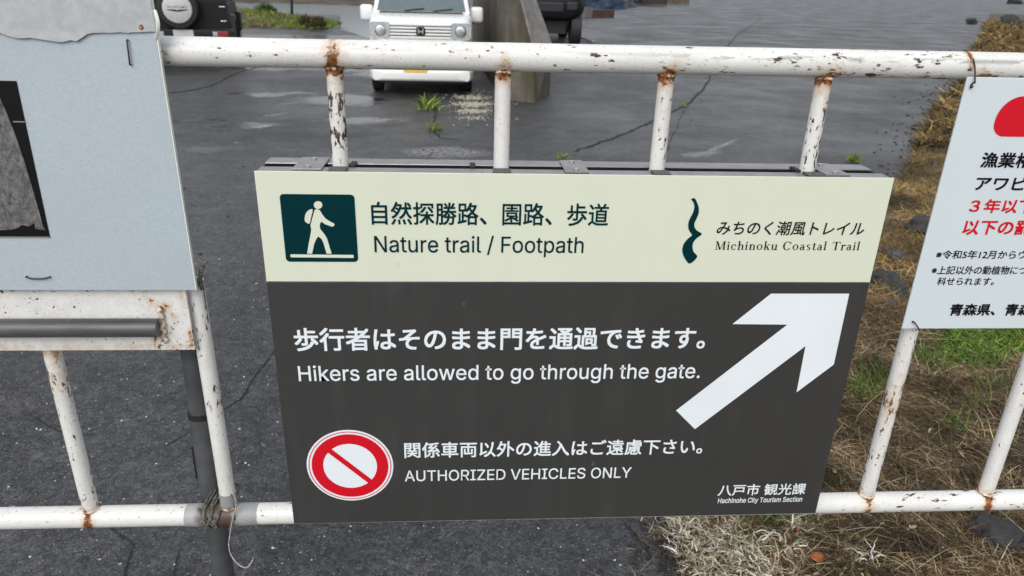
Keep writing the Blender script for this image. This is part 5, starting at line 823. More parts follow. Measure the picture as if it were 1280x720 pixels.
# vertical bars
bw = {-.174: .58, .053: .16, .2795: .40, .504: .54, -.6285: .64, -.400: .45, .7273: .66, .953: .30}
for x in BARX:
    w0 = bw.get(x, .5); s = x * 13; r = .0112 if -.3 < x < .6 else .0128
    def wear(p, d, w0=w0, s=s):
        return w0 + .30 * noise.noise((s, p.z * 9, 0)) - .35 * (p.z > TOPZ - .05) + (-.10 if x == -.174 and p.z < 1.36 else 0) + (.28 * max(0, 1 - abs(d.x - .45) / .35) if x == .504 else 0) + .3 * noise.noise((d.x * 2 + s, d.y * 2, p.z * 4))
    def rust(p, d):
        q = .78 * math.exp(-max(0, TOPZ - TR - .004 - p.z) / .016) + .78 * math.exp(-max(0, p.z - LOWZ - LR) / .010)
        if x == -.174: q = max(q, .75 * math.exp(-max(0, TOPZ - TR - p.z) / .022))
        if x == -.6285: q = max(q, .34 * math.exp(-((p.z - .98) / .03) ** 2), .40 * math.exp(-((p.z - 1.03) / .02) ** 2))
        if x == .7273: q = max(q, .34 * math.exp(-((p.z - .93) / .05) ** 2))
        return q
    top = 1.142 if x == -.400 else TOPZ - TR * .6; bot = LOWZ + LR * .5
    ex = ([] if x == -.400 else [weld(Vector((x, RY, 0)), r, TOPZ - TR - .0005, .60)]) + [weld(Vector((x, RY, 0)), r, LOWZ + LR + .001, .52)]
    b = pipe('bar', M['bar'], gate, (x, RY, bot), (x, RY, top), r, .004, wear, rust, lambda p, d: .08, 22, ex)
    if x == -.174: b['label'] = 'badly chipped bar with an orange rusted top weld'
    if x == -.400:
        pipe('bare_foot', M['sleeve'], b, (x, RY, LOWZ + LR * .6), (x, RY, LOWZ + .048), r + .0009, .003, lambda p, d: 0, lambda p, d: .55 * (p.z < LOWZ + .026), n=22)
for x in (-1.25, 1.5):
    pipe('gate_post', M['bar'], gate, (x, RY, 0), (x, RY, 1.55), .038, .02, lambda p, d: .4, lambda p, d: .5 * math.exp(-p.z / .05))
# latch plate and its sliding bolt at the left
def plate(name, mat, parent, lo, hi, step, wear, rust):
    nx = max(1, int((hi[0]-lo[0]) / step)); nz = max(1, int((hi[2]-lo[2]) / step)); V = []; Fc = []
    for y in (lo[1], hi[1]):
        for j in range(nz + 1):
            for i in range(nx + 1): V.append((lo[0] + (hi[0]-lo[0])*i/nx, y, lo[2] + (hi[2]-lo[2])*j/nz))
    K = (nx+1)*(nz+1)
    for j in range(nz):
        for i in range(nx):
            a = j*(nx+1)+i; Fc += [(a, a+1, a+nx+2, a+nx+1), (K+a, K+a+nx+1, K+a+nx+2, K+a+1)]
    rim = [i for i in range(nx+1)] + [(j+1)*(nx+1)-1 for j in range(1, nz+1)] + [nz*(nx+1)+i for i in range(nx-1, -1, -1)] + [j*(nx+1) for j in range(nz-1, 0, -1)]
    for a, b in zip(rim, rim[1:] + rim[:1]): Fc.append((a, K+a, K+b, b))
    mb = MB(); mb.add(V, Fc); me = mb.mesh(name)
    attr(me, 'wear', [wear(Vector(v)) for v in V]); attr(me, 'rust', [rust(Vector(v)) for v in V]); attr(me, 'scuff', [.12] * len(V))
    return link(name, me, mat, parent)
PY = RY - .024
def pl_rust(p):
    g = lambda x, z, a, b: math.exp(-((p.x - x) / a) ** 2 - ((p.z - z) / b) ** 2)
    return max(.62 * g(-.437, 1.106, .011, .011), .55 * g(-.430, 1.095, .008, .008), .75 * g(-.408, 1.06, .006, .016), .6 * g(-.462, 1.052, .006, .016), .5 * g(-.459, 1.118, .009, .008), .5 * g(-.413, 1.122, .006, .018), .5 * (p.z < 1.0455) * (.6 + .5 * noise.noise((p.x * 20, 0, 0))))
pl = plate('latch_plate', M['plate'], gate, (-1.2, PY, 1.037), (-.406, PY + .005, 1.165), .004,
      lambda p: .38 + .5 * (p.z > 1.132) * (.55 + .5 * noise.noise((p.x * 22, 2, 0))) + .08 * (p.x > -.46) + .3 * noise.noise((p.x * 14, 0, p.z * 14)), pl_rust)
mb = MB(); mb.tube([(-1.2, PY - .011, 1.0795), (-.4475, PY - .011, 1.0795)], .0140, 20)
def bolt_mat():
    t = NT('worn_bolt'); c = t.mix(t.ramp(t.noise(14, 5, .6, t.coord((.3, 1, 1))), .35, .65), (.050, .052, .055), (.13, .132, .136))
    c = t.mix(t.ramp(t.noise(26, 5, .6, t.coord((.6, 1, 1))), .63, .70), c, (.26, .12, .05)); t.base(c); t.rough(.40); t.p.inputs['Metallic'].default_value = .25; t.bump(t.noise(120, 4), .3, .001); return t.m
M['bolt'] = bolt_mat()
bo = mb.build('sliding_bolt', M['bolt'], gate); smooth_by_angle(bo)
mb = MB(); V = []
pts = [Vector((-.4455 + .003 * math.sin(k * 2.2), PY - .004, 1.052 + .056 * k / 12)) for k in range(13)]
mb.tube(pts, [.0035 + .0016 * noise.noise((k * 1.7, 3, 1)) for k in range(13)], 8); me = mb.mesh('weld_bead'); attr(me, 'wear', [.5]*len(me.vertices)); attr(me, 'rust', [.42 + .3 * noise.noise(v.co * 60) for v in me.vertices]); attr(me, 'scuff', [0]*len(me.vertices))
link('weld_bead', me, M['plate'], pl, True)

# steel prop post behind the rail
prop = world_thing('prop_post', (-.415, 1.083, 0), 'dark grey steel pipe standing on the ground behind the left of the bottom rail', 'post')
x0 = on_y(244, 470, 1.085).x; x1 = on_y(279, 715, 1.085).x
mb = MB(); dz = (x1 - x0) / (on_y(279,715,1.085).z - on_y(244,470,1.085).z); zr = on_y(244,470,1.085).z
def px_(z): return x0 + dz * (z - zr)
mb.tube([(px_(0), 1.085, 0), (px_(.876), 1.085, .876)], .0192, 24); smooth_by_angle(mb.build('lower_pipe', M['galv'], prop))
mb = MB(); mb.tube([(px_(.872), 1.085, .872), (px_(1.18), 1.085, 1.18)], .0172, 24); smooth_by_angle(mb.build('upper_pipe', M['galv'], prop))
mb = MB(); mb.tube([(px_(.869), 1.085, .869), (px_(.878), 1.085, .878)], .0205, 24); mb.build('collar', M['rubber'], prop)
mb = MB(); mb.tube([(px_(.81) - .0195, 1.078, .81), (px_(.745) - .0195, 1.078, .745)], .0015, 6); mb.build('seam_wire', M['rubber'], prop)

# ------------------------------------------------------------------ trail sign
Z0 = 1.317; X0, X1 = -.2838, .6158; ZB = .7165; ZD = Z0 - .1624
sign = world_thing('trail_sign', (.166, SY, ZB), 'cream and charcoal trail sign with white arrow hung on the gate bars', 'sign')
mb = MB(); mb.box((X0, SY, ZD + .0006), (X1, SY + .003, Z0), .0006); mb.build('cream_panel', M['cream'], sign)
mb = MB(); mb.box((X0, SY, ZB), (X1, SY + .003, ZD - .0006), .0006); mb.build('charcoal_panel', M['dark'], sign)
mb = MB(); mb.box((X0 + .001, SY + .0034, Z0 - .026), (X1 - .001, SY + .033, Z0 - .0012), .0012); mb.box((X0 + .001, SY + .0034, ZB + .001), (X1 - .001, SY + .033, ZB + .022), .0012)
mb.box((X0 + .001, SY + .0034, ZB + .0225), (X0 + .02, SY + .0325, Z0 - .0265)); mb.box((X1 - .02, SY + .0034, ZB + .0225), (X1 - .001, SY + .0325, Z0 - .0265)); mb.build('front_frame', M['alu'], sign)
mb = MB()
mb.box((X0, SY + .0575, Z0 - .040), (X1 - .003, SY + .0895, Z0 - .0015), .0012); mb.build('back_bar', M['alu'], sign)
mb = MB(); mb.box((X0, SY + .0575, ZB + .001), (X1 - .003, SY + .0895, ZB + .04), .0012); mb.build('back_bar', M['alu'], sign)
mb = MB(); mb.box((X0 + .002, SY + .0335, Z0 - .008), (X1 - .006, SY + .0572, Z0 - .0032)); mb.build('slot_shade_strip', M['slot'], sign)  # added black strip standing in for the shade between the bars
def bracket(xa, xb):
    mb = MB(); mb.box((xa, SY + .012, Z0 - .0010), (xb, SY + .083, Z0 + .0012), .0005); b = mb.build('bracket', M['alu'], sign)
    for yy in (.022, .070):
        mb = MB(); mb.tube([((xa+xb)/2, SY + yy, Z0 + .001), ((xa+xb)/2, SY + yy, Z0 + .0034)], .0042, 14); mb.build('screw', M['screw'], b)
bracket(-.236, -.196); bracket(.142, .176); bracket(.520, .556)
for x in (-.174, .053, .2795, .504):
    mb = MB(); mb.box((x - .0125, SY + .004, Z0 - .0008), (x + .0125, SY + .0275, Z0 + .0014), .0006); mb.build('grey_block', M['dull_grey'], sign)  # small dark grey box on the front frame before each bar
for x in (-.1575, .012, .490):
    mb = MB(); mb.box((x - .004, SY + .036, Z0 - .012), (x + .004, SY + .060, Z0 + .0015), .001); mb.build('black_clip', M['rubber'], sign)
YP = SY - .0006
K2 = 3.0476; K8 = 6.545
pc = [on_y(*q, YP) for q in ((349.5,242),(443.5,243.7),(447.3,327.5),(357.3,327))]
xa = (pc[0].x + pc[3].x) / 2; xb = (pc[1].x + pc[2].x) / 2; za = (pc[2].z + pc[3].z) / 2; zb = (pc[0].z + pc[1].z) / 2
pict = shape('pictogram', [rounded(xa, xb, za, zb, .0055)], M['green_print'], sign, YP); pict['label'] = 'deep green square with a cream hiker'
YP2 = SY - .0011
O8 = (340, 230)
def c8(pts): return [(lambda p: (p.x, p.z))(on_y(340 + x / K8, 230 + y / K8, YP2)) for x, y in pts]
hk = [c8([(377 + 35*math.cos(2*math.pi*i/28), 172 + 32*math.sin(2*math.pi*i/28)) for i in range(28)]),
      c8(spline([(320,207),(333,212),(321,268),(308,321),(288,320),(271,306),(267,282),(275,245),(295,218)], 4)),
      c8([(349,211),(362,206),(376,206),(392,215),(412,250),(440,285),(480,310),(504,321),(511,328),(510,338),(503,346),(492,348),(478,345),(435,330),(405,309),(395,320),(391,345),(395,370),(425,405),(450,445),(488,570),(447,570),(420,480),(405,450),(378,428),(360,455),(345,490),(328,570),(287,570),(300,490),(318,400),(321,370),(315,335)]),
      c8([(150,575),(667,580),(668,605),(152,600)])]
shape('hiker', hk, M['cream'], pict, YP2)
px_line('自然探勝路、園路、歩道', M['green_print'], sign, YP, 464.4, 760.7, 252.5, 281.5, 254.5, 281.7, bold=.012)
px_line('Nature trail / Footpath', M['green_print'], sign, YP, 468, 729.5, 295.2, 315, 296.3, 316.2, cap=.727, bold=.004)
lg = spline([(500,210),(513,207),(522,222),(529,245),(528,265),(520,285),(512,303),(514,320),(525,332),(541,343),(522,358),(508,375),(505,395),(510,412),(523,430),(495,456),(478,440),(468,420),(466,400),(472,380),(486,362),(503,347),(495,335),(489,320),(489,300),(497,280),(508,258),(512,238),(508,222)], 3)
px_shape('wave_emblem', lg, M['green_print'], sign, YP, (700, 180), K2)
px_line('みちのく潮風トレイル', M['black_print'], sign, YP, 896, 1080, 277, 294, 276.5, 294, bold=.010, shear=.10)

def serif_line(text, mat, parent, y, left, right, base, cap):
    """letters drawn from stems, bowls and slab serifs; unit: cap height 1"""
    H = .66; T = .135; t = .055
    def stem(x, a, b, w=T): return [(x - w/2, a), (x + w/2, a), (x + w/2, b), (x - w/2, b)]
    def bar(x0, x1, z, h=t): return [(x0, z), (x1, z), (x1, z + h), (x0, z + h)]
    def bowl(cx, cz, rx, ry, a0, a1, wv=T, wh=t, n=26):
        o = []; i = []
        for k in range(n + 1):
            a = rad(a0 + (a1 - a0) * k / n); w = wh + (wv - wh) * abs(math.cos(a)) ** 1.2
            o.append((cx + rx * math.cos(a), cz + ry * math.sin(a))); i.append((cx + (rx - w) * math.cos(a), cz + (ry - w * .9) * math.sin(a)))
        return o + i[::-1]
    def slant(x0, z0, x1, z1, w): return [(x0 - w/2, z0), (x0 + w/2, z0), (x1 + w/2, z1), (x1 - w/2, z1)]
    def n_(x): return [stem(x+.12,0,H), bar(x,x+.26,0), bar(x,x+.16,H-t), bowl(x+.33,H-.22,.215,.22,0,150), stem(x+.48,0,H-.2), bar(x+.36,x+.60,0)], .66
    G = {
     'M': lambda x: ([stem(x+.13,0,1,.06), bar(x,x+.28,0), bar(x,x+.2,1-t), slant(x+.50,0,x+.17,1,.15), slant(x+.50,0,x+.83,1,.06), stem(x+.88,0,1,.15), bar(x+.74,x+1.02,0), bar(x+.82,x+1.02,1-t)], 1.10),
     'i': lambda x: ([stem(x+.12,0,H), bar(x,x+.25,0), bar(x,x+.16,H-t), disc(x+.12,.88,.085,16)], .32),
     'c': lambda x: ([bowl(x+.27,H/2,.27,H/2+.01,55,318), disc(x+.42,H-.15,.07,12)], .58),
     'h': lambda x: ([stem(x+.12,0,1.04), bar(x,x+.26,0), bar(x,x+.15,1.04-t), bowl(x+.33,H-.22,.215,.22,0,150), stem(x+.48,0,H-.2), bar(x+.36,x+.60,0)], .66),
     'n': n_,
     'o': lambda x: ([bowl(x+.29,H/2,.29,H/2+.01,0,359.9)], .64),
     'k': lambda x: ([stem(x+.12,0,1.04), bar(x,x+.26,0), bar(x,x+.15,1.04-t), slant(x+.20,.27,x+.46,H,.06), slant(x+.50,0,x+.28,.40,.15), bar(x+.36,x+.62,0), bar(x+.34,x+.58,H-t)], .65),
     'u': lambda x: ([stem(x+.12,.2,H), bar(x,x+.16,H-t), bowl(x+.27,.22,.215,.23,180,330), stem(x+.48,0,H), bar(x+.36,x+.5,H-t), bar(x+.48,x+.62,0)], .67),
     'C': lambda x: ([bowl(x+.42,.5,.42,.52,48,320,.16,.05), stem(x+.76,.68,.98,.05)], .90),
     'a': lambda x: ([bowl(x+.24,H-.20,.20,.205,10,160), stem(x+.38,.06,H-.2), bowl(x+.21,.19,.20,.20,30,330), bar(x+.38,x+.53,0)], .58),
     's': lambda x: ([bowl(x+.22,H-.17,.19,.18,40,250,.11,.06), bowl(x+.22,.17,.20,.18,-130,70,.11,.06), slant(x+.32,.26,x+.12,.40,.14)], .50),
     't': lambda x: ([stem(x+.17,.12,.86), bar(x,x+.36,H-t), bowl(x+.27,.15,.165,.16,180,320)], .43),
     'l': lambda x: ([stem(x+.12,0,1.04), bar(x,x+.25,0), bar(x,x+.15,1.04-t)], .32),
     'T': lambda x: ([stem(x+.40,0,1,.16), bar(x,x+.80,1-t), bar(x+.26,x+.54,0), stem(x+.03,.76,1,.05), stem(x+.77,.76,1,.05)], .84),
     'r': lambda x: ([stem(x+.12,0,H), bar(x,x+.27,0), bar(x,x+.16,H-t), bowl(x+.33,H-.2,.20,.21,60,150), disc(x+.38,H-.09,.075,12)], .48)}
    x = 0.0; polys = []
    for ch in text:
        if ch == ' ': x += .42; continue
        p, w = G[ch](x); polys += p; x += w + .09
    s = (right - left) / (x - .09); sz = cap
    mb = MB(); off = 0
    for p in polys:
        me = flat_mesh([p]); place_flat(me, lambda a, b: (left + a * s, base + b * sz), y - off)
        mb.add([v.co[:] for v in me.vertices], [list(q.vertices) for q in me.polygons]); bpy.data.meshes.remove(me); off = (off + .00002) % .0003
    return mb.build('lettering', mat, parent)
a = on_y(893.5, 312.2, YP); b = on_y(1074.5, 312.6, YP); ztop = (on_y(893.5, 301.8, YP).z + on_y(1074.5, 302.2, YP).z) / 2
serif_line('Michinoku Coastal Trail', M['black_print'], sign, YP, a.x, b.x, (a.z + b.z) / 2, ztop - (a.z + b.z) / 2)
px_line('歩行者はそのまま門を通過できます。', M['white_print'], sign, YP, 368, 881.5, 409.6, 438, 409.8, 436.4, bold=.018)
px_line('Hikers are allowed to go through the gate.', M['white_print'], sign, YP, 373, 875.2, 456.8, 475.4, 455.5, 473.2, cap=.727, bold=.005)
px_shape('arrow', [(865,52),(1163,52),(1104,322),(962,428),(996,252),(575,568),(503,497),(927,170),(718,168)], M['white_print'], sign, YP, (680, 350), K2)
px_line('関係車両以外の進入はご遠慮下さい。', M['white_print'], sign, YP, 505.6, 878, 551.7, 571, 550, 568.5, bold=.014)
px_line('AUTHORIZED VEHICLES ONLY', M['white_print'], sign, YP, 506, 788.9, 587.4, 600.8, 585.2, 597.6, cap=.727, bold=.004)
px_line('八戸市 観光課', M['white_print'], sign, YP, 898.2, 1006.8, 605.3, 619, 604.8, 618.6, bold=.012)
px_line('Hachinohe City Tourism Section', M['white_print'], sign, YP, 897.8, 1002.4, 622.2, 627.9, 621.8, 627.6, cap=.727, bold=.010)
# no vehicles roundel
cl = on_y(383.2, 581.5, YP); cr = on_y(491.6, 579.5, YP); ct = on_y(437.5, 537.4, YP); cb = on_y(436.5, 625.6, YP)
CX, CZ, CR = (cl.x + cr.x) / 2, (ct.z + cb.z) / 2, ((cr.x - cl.x) + (ct.z - cb.z)) / 4
rd = shape('roundel', [disc(CX, CZ, CR)], M['white_print'], sign, YP); rd['label'] = 'white disc with a red ring and a red slash'
shape('thin_red_ring', [disc(CX, CZ, CR * .955), disc(CX, CZ, CR * .935)], M['red_print'], rd, YP2)
shape('red_ring', [disc(CX, CZ, CR * .885), disc(CX, CZ, CR * .622)], M['red_print'], rd, YP2)
q = CR * .65 / math.sqrt(2); h = CR * .064 / math.sqrt(2)
shape('red_slash', [[(CX - q - h, CZ + q - h), (CX - q + h, CZ + q + h), (CX + q + h, CZ - q + h), (CX + q - h, CZ - q - h)]], M['red_print'], rd, YP2 - .0004)

# ------------------------------------------------------------------ fishing notice at the right
NY = SY + .012
nb = world_thing('notice_board', (.98, NY, 1.07), 'white fishing notice with red banner and Japanese text wired to the right bars', 'sign')
nx0, nz0, nz1 = .694, 1.0705, 1.4575
mb = MB(); mb.box((nx0, NY, nz0), (1.30, NY + .003, nz1), .0008); mb.build('panel', M['notice'], nb)
YN = NY - .0006
rz1 = on_y(1275, 120, YN).z; rz0 = on_y(1275, 171, YN).z; rx = on_y(1243.5, 152, YN).x
shape('red_banner', [rounded(rx, 1.262, rz0, rz1, (.019, .019, .034, .034), 10)], M['red_print'], nb, YN)
def nline(body, mat, x0, x1, t0, b0, bold): px_line(body, mat, nb, YN, x0, x1, t0, b0, t0, b0, bold=bold)
nline('漁業権', M['black_print'], 1227.4, 1291, 191, 209.5, .022)
nline('アワビ', M['black_print'], 1220, 1283, 221, 237.5, .022)
nline('３年以下', M['red_print'], 1213, 1293, 249.4, 266, .022)
nline('以下の罰', M['red_print'], 1204.7, 1288, 276, 293.3, .022)
nline('※令和5年12月からウ', M['black_print'], 1170.5, 1283, 313, 323.5, .012)
nline('※上記以外の動植物につ', M['black_print'], 1165, 1283.5, 332.5, 343, .012)
nline('科せられます。', M['black_print'], 1172, 1243, 346.8, 356.5, .012)
nline('青森県、青森', M['black_print'], 1188, 1290, 380, 394.2, .026)
def wire(name, pts, r, label, mat='wire', cat='wire', ball=None):
    mb = MB(); mb.tube(spline(pts, 5, False), r, 8)
    if ball is not None:
        bm = bmesh.new(); bmesh.ops.create_icosphere(bm, subdivisions=2, radius=ball[1], matrix=Matrix.Translation(ball[0])); mb.bm(bm)
    o = mb.build(name, M[mat], None, True); return tag(o, label, cat)
xw = on_y(1219, 70, SY + .02).x; p1 = on_y(1214.5, 108.5, NY - .003)
wire('tie_wire', [(xw, RY + .022, TOPZ + .006), (xw, RY + .006, TOPZ + TR + .002), (xw + .001, RY - .010, TOPZ + TR - .003), (xw + .001, RY - .0225, TOPZ + .004), (xw - .0005, NY - .006, TOPZ - .016), (p1.x + .001, NY - .004, p1.z + .006), (p1.x, NY + .001, p1.z)], .0011, 'thin wire tying the notice board to the top rail', ball=(p1, .0022))
pa = on_y(1141.5, 402.5, NY - .002); pb = on_y(1149, 412.5, NY - .004)
wire('tie_wire', [(pa.x, NY + .002, pa.z), (pa.x + .0005, NY - .004, pa.z + .0005), ((pa.x+pb.x)/2, NY - .005, (pa.z+pb.z)/2 + .001), (pb.x, NY - .004, pb.z), (pb.x + .004, NY + .006, pb.z - .002), (pb.x + .006, RY - .016, pb.z - .002)], .0010, 'bent wire at the lower left corner of the notice board', ball=(pa, .0018))

# ------------------------------------------------------------------ weathered board at the left
BY = SY + .004
M['board'] = None
t = NT('weathered_board'); f = t.noise(520, 3, .55, t.coord((.5, 1, 1.2))); g = t.noise(5, 5)
c = t.mix(t.ramp(f, .35, .65), (.37, .435, .485), (.43, .50, .55)); c = t.mix(t.ramp(g, .4, .75, 0, .45), c, (.39, .42, .45)); t.base(c); t.rough(.55); t.bump(f, .3, .0004); M['board'] = t.m
t = NT('grey_top_sheet'); f = t.noise(70, 4, .6); c = t.mix(t.ramp(f, .35, .65), (.36, .385, .40), (.44, .465, .48)); t.base(c); t.rough(.5); t.bump(t.noise(30, 3), .2, .001); M['sheet'] = t.m
bd = world_thing('weathered_board', (-.8, BY, 1.14), 'bluish white weathered board with a torn top layer and peeling dark panel', 'board')
bx = -.3865; bz = 1.1395
mb = MB(); mb.box((-1.22, BY, bz), (bx, BY + .004, 1.74), .0008); mb.build('panel', M['board'], bd)
mb = MB(); mb.box((bx + .0004, BY - .001, bz + .001), (bx + .0016, BY + .005, 1.739)); mb.build('edge_strip', M['edge'], bd)
# torn layer, 1.5 mm thick, its lower edge ragged and slightly lifted
def torn():
    low = [(0,41),(12,46),(24,48),(36,47),(50,49),(62,51),(75,53),(88,50),(98,51),(105,45),(112,41.5),(135,41),(160,40.5),(193.5,39.5)]
    P = [on_y(x, y, BY - .003) for x, y in low]; xs = np.linspace(-1.215, bx + .001, 120); V = []; Fc = []
    lx = [-1.3] + [p.x for p in P]; lz = [P[0].z + .002] + [p.z for p in P]; m = 6
    for x in xs:
        zl = np.interp(x, lx, lz) + .0016 * noise.noise((x * 210, 0, 0)) + .0012 * noise.noise((x * 60, 4, 0))
        for j in range(m):
            s = (j / (m - 1)) ** 2; z = zl + (1.73 - zl) * s
            lift = (.0006 + .0012 * noise.noise((x * 15, 0, 7))) * math.exp(-(z - zl) / .006) * (1 if x < -.46 else .25)
            V.append((x, BY - .0022 - max(0, lift), z))
    n = len(xs)
    for i in range(n - 1):
        for j in range(m - 1): Fc.append((i*m+j, (i+1)*m+j, (i+1)*m+j+1, i*m+j+1))
    mb = MB(); mb.add(V, Fc); o = mb.build('torn_layer', M['sheet'], bd)
    md = o.modifiers.new('thickness', 'SOLIDIFY'); md.thickness = .0012; md.offset = 0
    return o
tl = torn()
p = on_y(176, 34, BY - .004); mb = MB(); mb.tube([(p.x, BY - .0045, p.z), (p.x, BY - .0015, p.z)], [.0022, .0040], 16)
me = mb.mesh('rivet'); attr(me, 'rust', [.58]*len(me.vertices)); attr(me, 'wear', [.6]*len(me.vertices)); attr(me, 'scuff', [0]*len(me.vertices)); link('rivet', me, M['plate'], tl)
mb = MB(); cu = []
for k in range(9):
    w = k / 8; q = on_y(190.5 + 5 * math.sin(w * 3.14) + 2.5 * w, 12 + 36 * w, BY); cu.append((q.x + .0015, BY - .002 - .004 * math.sin(w * 3.1), q.z))
V = []
for (x, y, z) in cu: V += [(x - .003, y + .006, z), (x + .001, y - .002, z), (x + .0032, y + .002, z)]
mb.add(V, [(3*i+j, 3*i+j+1, 3*i+j+4, 3*i+j+3) for i in range(8) for j in range(2)]); mb.build('curled_edge', M['edge'], bd, True)
# black bordered picture with its film peeled away
YB = BY - .0006
wl = on_y(0, 200, YB).x - .35
wx1 = on_y(20.5, 101, YB).x; wx2 = on_y(62.5, 296, YB).x; wz1 = on_y(10, 101, YB).z; wz0 = on_y(30, 297, YB).z
bp = shape('black_border', [[(wl, wz0), (wx2, wz0), (wx1, wz1), (wl, wz1)]], M['black_print'], bd, YB)
t = NT('peeled_film'); v = t.coord((1, 1, .55)); f = t.noise(120, 6, .8, v, .35)
c = t.mix(t.ramp(f, .35, .7), (.028, .028, .03), (.24, .235, .235)); c = t.mix(t.ramp(t.noise(260, 3), .66, .72, 0, .6), c, (.36, .36, .35)); t.base(c); t.rough(.75); t.bump(f, .7, .002); M['film'] = t.m
fp = [(0,122),(8,140),(18,165),(30,200),(42,240),(50,268),(54,283),(57,288),(44,286),(43,279),(36,283),(28,281),(22,285),(14,287),(0,288)]
F2 = [on_y(x, y, YB - .0006) for x, y in fp]
mb = MB(); out = [(wl + .002, F2[-1].z)] + [(wl + .002, F2[0].z + .11)] + [(p.x, p.z) for p in F2]
me = flat_mesh([out]); place_flat(me, lambda a, b: (a, b), YB - .0008); link('peeled_film', me, M['film'], bp)
t = NT('border_line'); t.base((.20, .22, .17)); M['bline'] = t.m
l0 = on_y(0, 296, YB); l1 = on_y(62, 294.6, YB)
shape('border_line', [[(wl, l0.z - .0006), (l1.x, l0.z - .0006), (l1.x, l0.z + .001), (wl, l0.z + .001)], [(lambda a: (a.x, a.z))(on_y(*q, YB)) for q in ((17,151),(33,151.5),(33,153),(17,152.6))]], M['bline'], bp, YB - .0012)
def staple(pts, label):
    P = [on_y(x, y, BY - .0035) for x, y in pts]
    L = [(P[0].x, BY + .001, P[0].z)] + [tuple(p) for p in P] + [(P[-1].x, BY + .001, P[-1].z)]
    mb = MB(); mb.tube(L, .0011, 8); return tag(mb.build('wire_staple', M['wire'], None, True), label, 'staple')
staple([(158.5,50),(159.5,58),(161,70),(162.3,81)], 'upright wire staple in the weathered board below its torn layer')
staple([(32,346.5),(40,348.5),(52,348.6),(61.5,346.8)], 'level wire staple near the bottom edge of the weathered board')

# ------------------------------------------------------------------ ropes
t = NT('green_rope'); c = t.mix(t.ramp(t.noise(160, 4), .35, .65), (.05, .058, .046), (.19, .19, .155)); t.base(c); t.rough(.9); t.bump(t.noise(420, 3), .9, .0015); M['rope'] = t.m
t = NT('pale_twine'); c = t.mix(t.ramp(t.noise(160, 4), .35, .65), (.30, .29, .26), (.50, .49, .46)); t.base(c); t.rough(.9); t.bump(t.noise(500, 3), .8, .001); M['twine'] = t.m
def strand(mb, path, r, turns, k=3, rs=.55):
    """a laid rope: k strands twisted round the path"""
    P = [Vector(p) for p in spline(path, 10, False)]
    t0 = (P[1] - P[0]).normalized(); nx = t0.orthogonal().normalized(); rows = [[] for _ in range(k)]; s = 0
    for i, p in enumerate(P):
        t1 = (P[min(i+1, len(P)-1)] - P[max(i-1, 0)]).normalized(); nx = (nx - t1 * nx.dot(t1)).normalized(); ny = t1.cross(nx)
        if i: s += (P[i] - P[i-1]).length
        for q in range(k):
            w = s * turns + 2*math.pi*q/k; rows[q].append(p + (nx*math.cos(w) + ny*math.sin(w)) * r * .5)
    for row in rows: mb.tube(row, r * rs, 6)
mb = MB(); c0 = Vector((0, RY, LOWZ))
xa, xb = on_y(249, 640, SY + .02).x, on_y(271, 640, SY + .02).x
path = []
N = 4.6
for i in range(int(N * 12) + 1):
    w = i / 12 * 2 * math.pi; u = i / (N * 12); rr = LR + .0032 + .0008 * math.sin(i * 1.7)
    deep = .055 if math.cos(w) < -.2 else 0        # round the prop post behind as well
    x = xa + (xb - xa) * (u + .12 * math.sin(i * 1.3) + .15 * math.sin(w * .5)) 
    path.append((x, RY - math.cos(w) * (rr + (deep if math.cos(w) < 0 else 0)), LOWZ + math.sin(w) * (rr + (.001 if deep else 0))))
strand(mb, path, .0024, 900, 3)
path = [(xa - .004, RY - .012, LOWZ + .0225), (xa + .01, RY - .022, LOWZ + .006), (xa + .024, RY - .021, LOWZ - .009), (xb - .006, RY - .0225, LOWZ + .004), (xb + .002, RY - .014, LOWZ + .020)]
strand(mb, path, .0024, 900, 3)
tag(mb.build('green_rope', M['rope'], None, True), 'green twisted rope wound round the bottom rail and the prop post', 'rope')
mb = MB()
def q(x, y, d=-.020): v = on_y(x, y, RY + d); return (v.x, v.y, v.z)
strand(mb, [q(257,326,-.018), q(253,334,-.022), q(251,342,-.022), q(250,352,-.018), q(253,362,-.014)], .0030, 700, 2, .7)
strand(mb, [q(253,350,-.016), q(256,372,-.006), q(259,395,-.002), q(262,425,0), q(268,470,0), q(275,520,0), q(281,565,0), q(287,610,-.006), q(293,636,-.019), q(293,650,-.020)], .0013, 900, 2, .6)
strand(mb, [q(250,344,-.022), q(246,352,-.024), q(250,358,-.022), q(254,352,-.018)], .0018, 700, 2, .6)
tag(mb.build('twisted_cord', M['rope'], None, True), 'dark twisted cord running down the gate bar from the weathered board corner', 'cord')
mb = MB(); strand(mb, [q(285,594,-.016), q(290,612,-.018), q(295,630,-.021), q(291,648,-.023), q(288,664,-.022), q(286,682,-.024), q(290,696,-.03), q(300,707,-.035), q(309,709,-.034), q(314,703,-.03), q(316,699,-.028)], .0012, 800, 2, .6)
for i in range(7):
    b = Vector(q(316, 699, -.028)); mb.tube([b, b + Vector((random.gauss(.002, .002), random.gauss(0, .002), random.uniform(.002, .006)))], .0002, 4)
tag(mb.build('loose_twine', M['twine'], None, True), 'pale loose twine hanging below the bottom rail', 'twine')

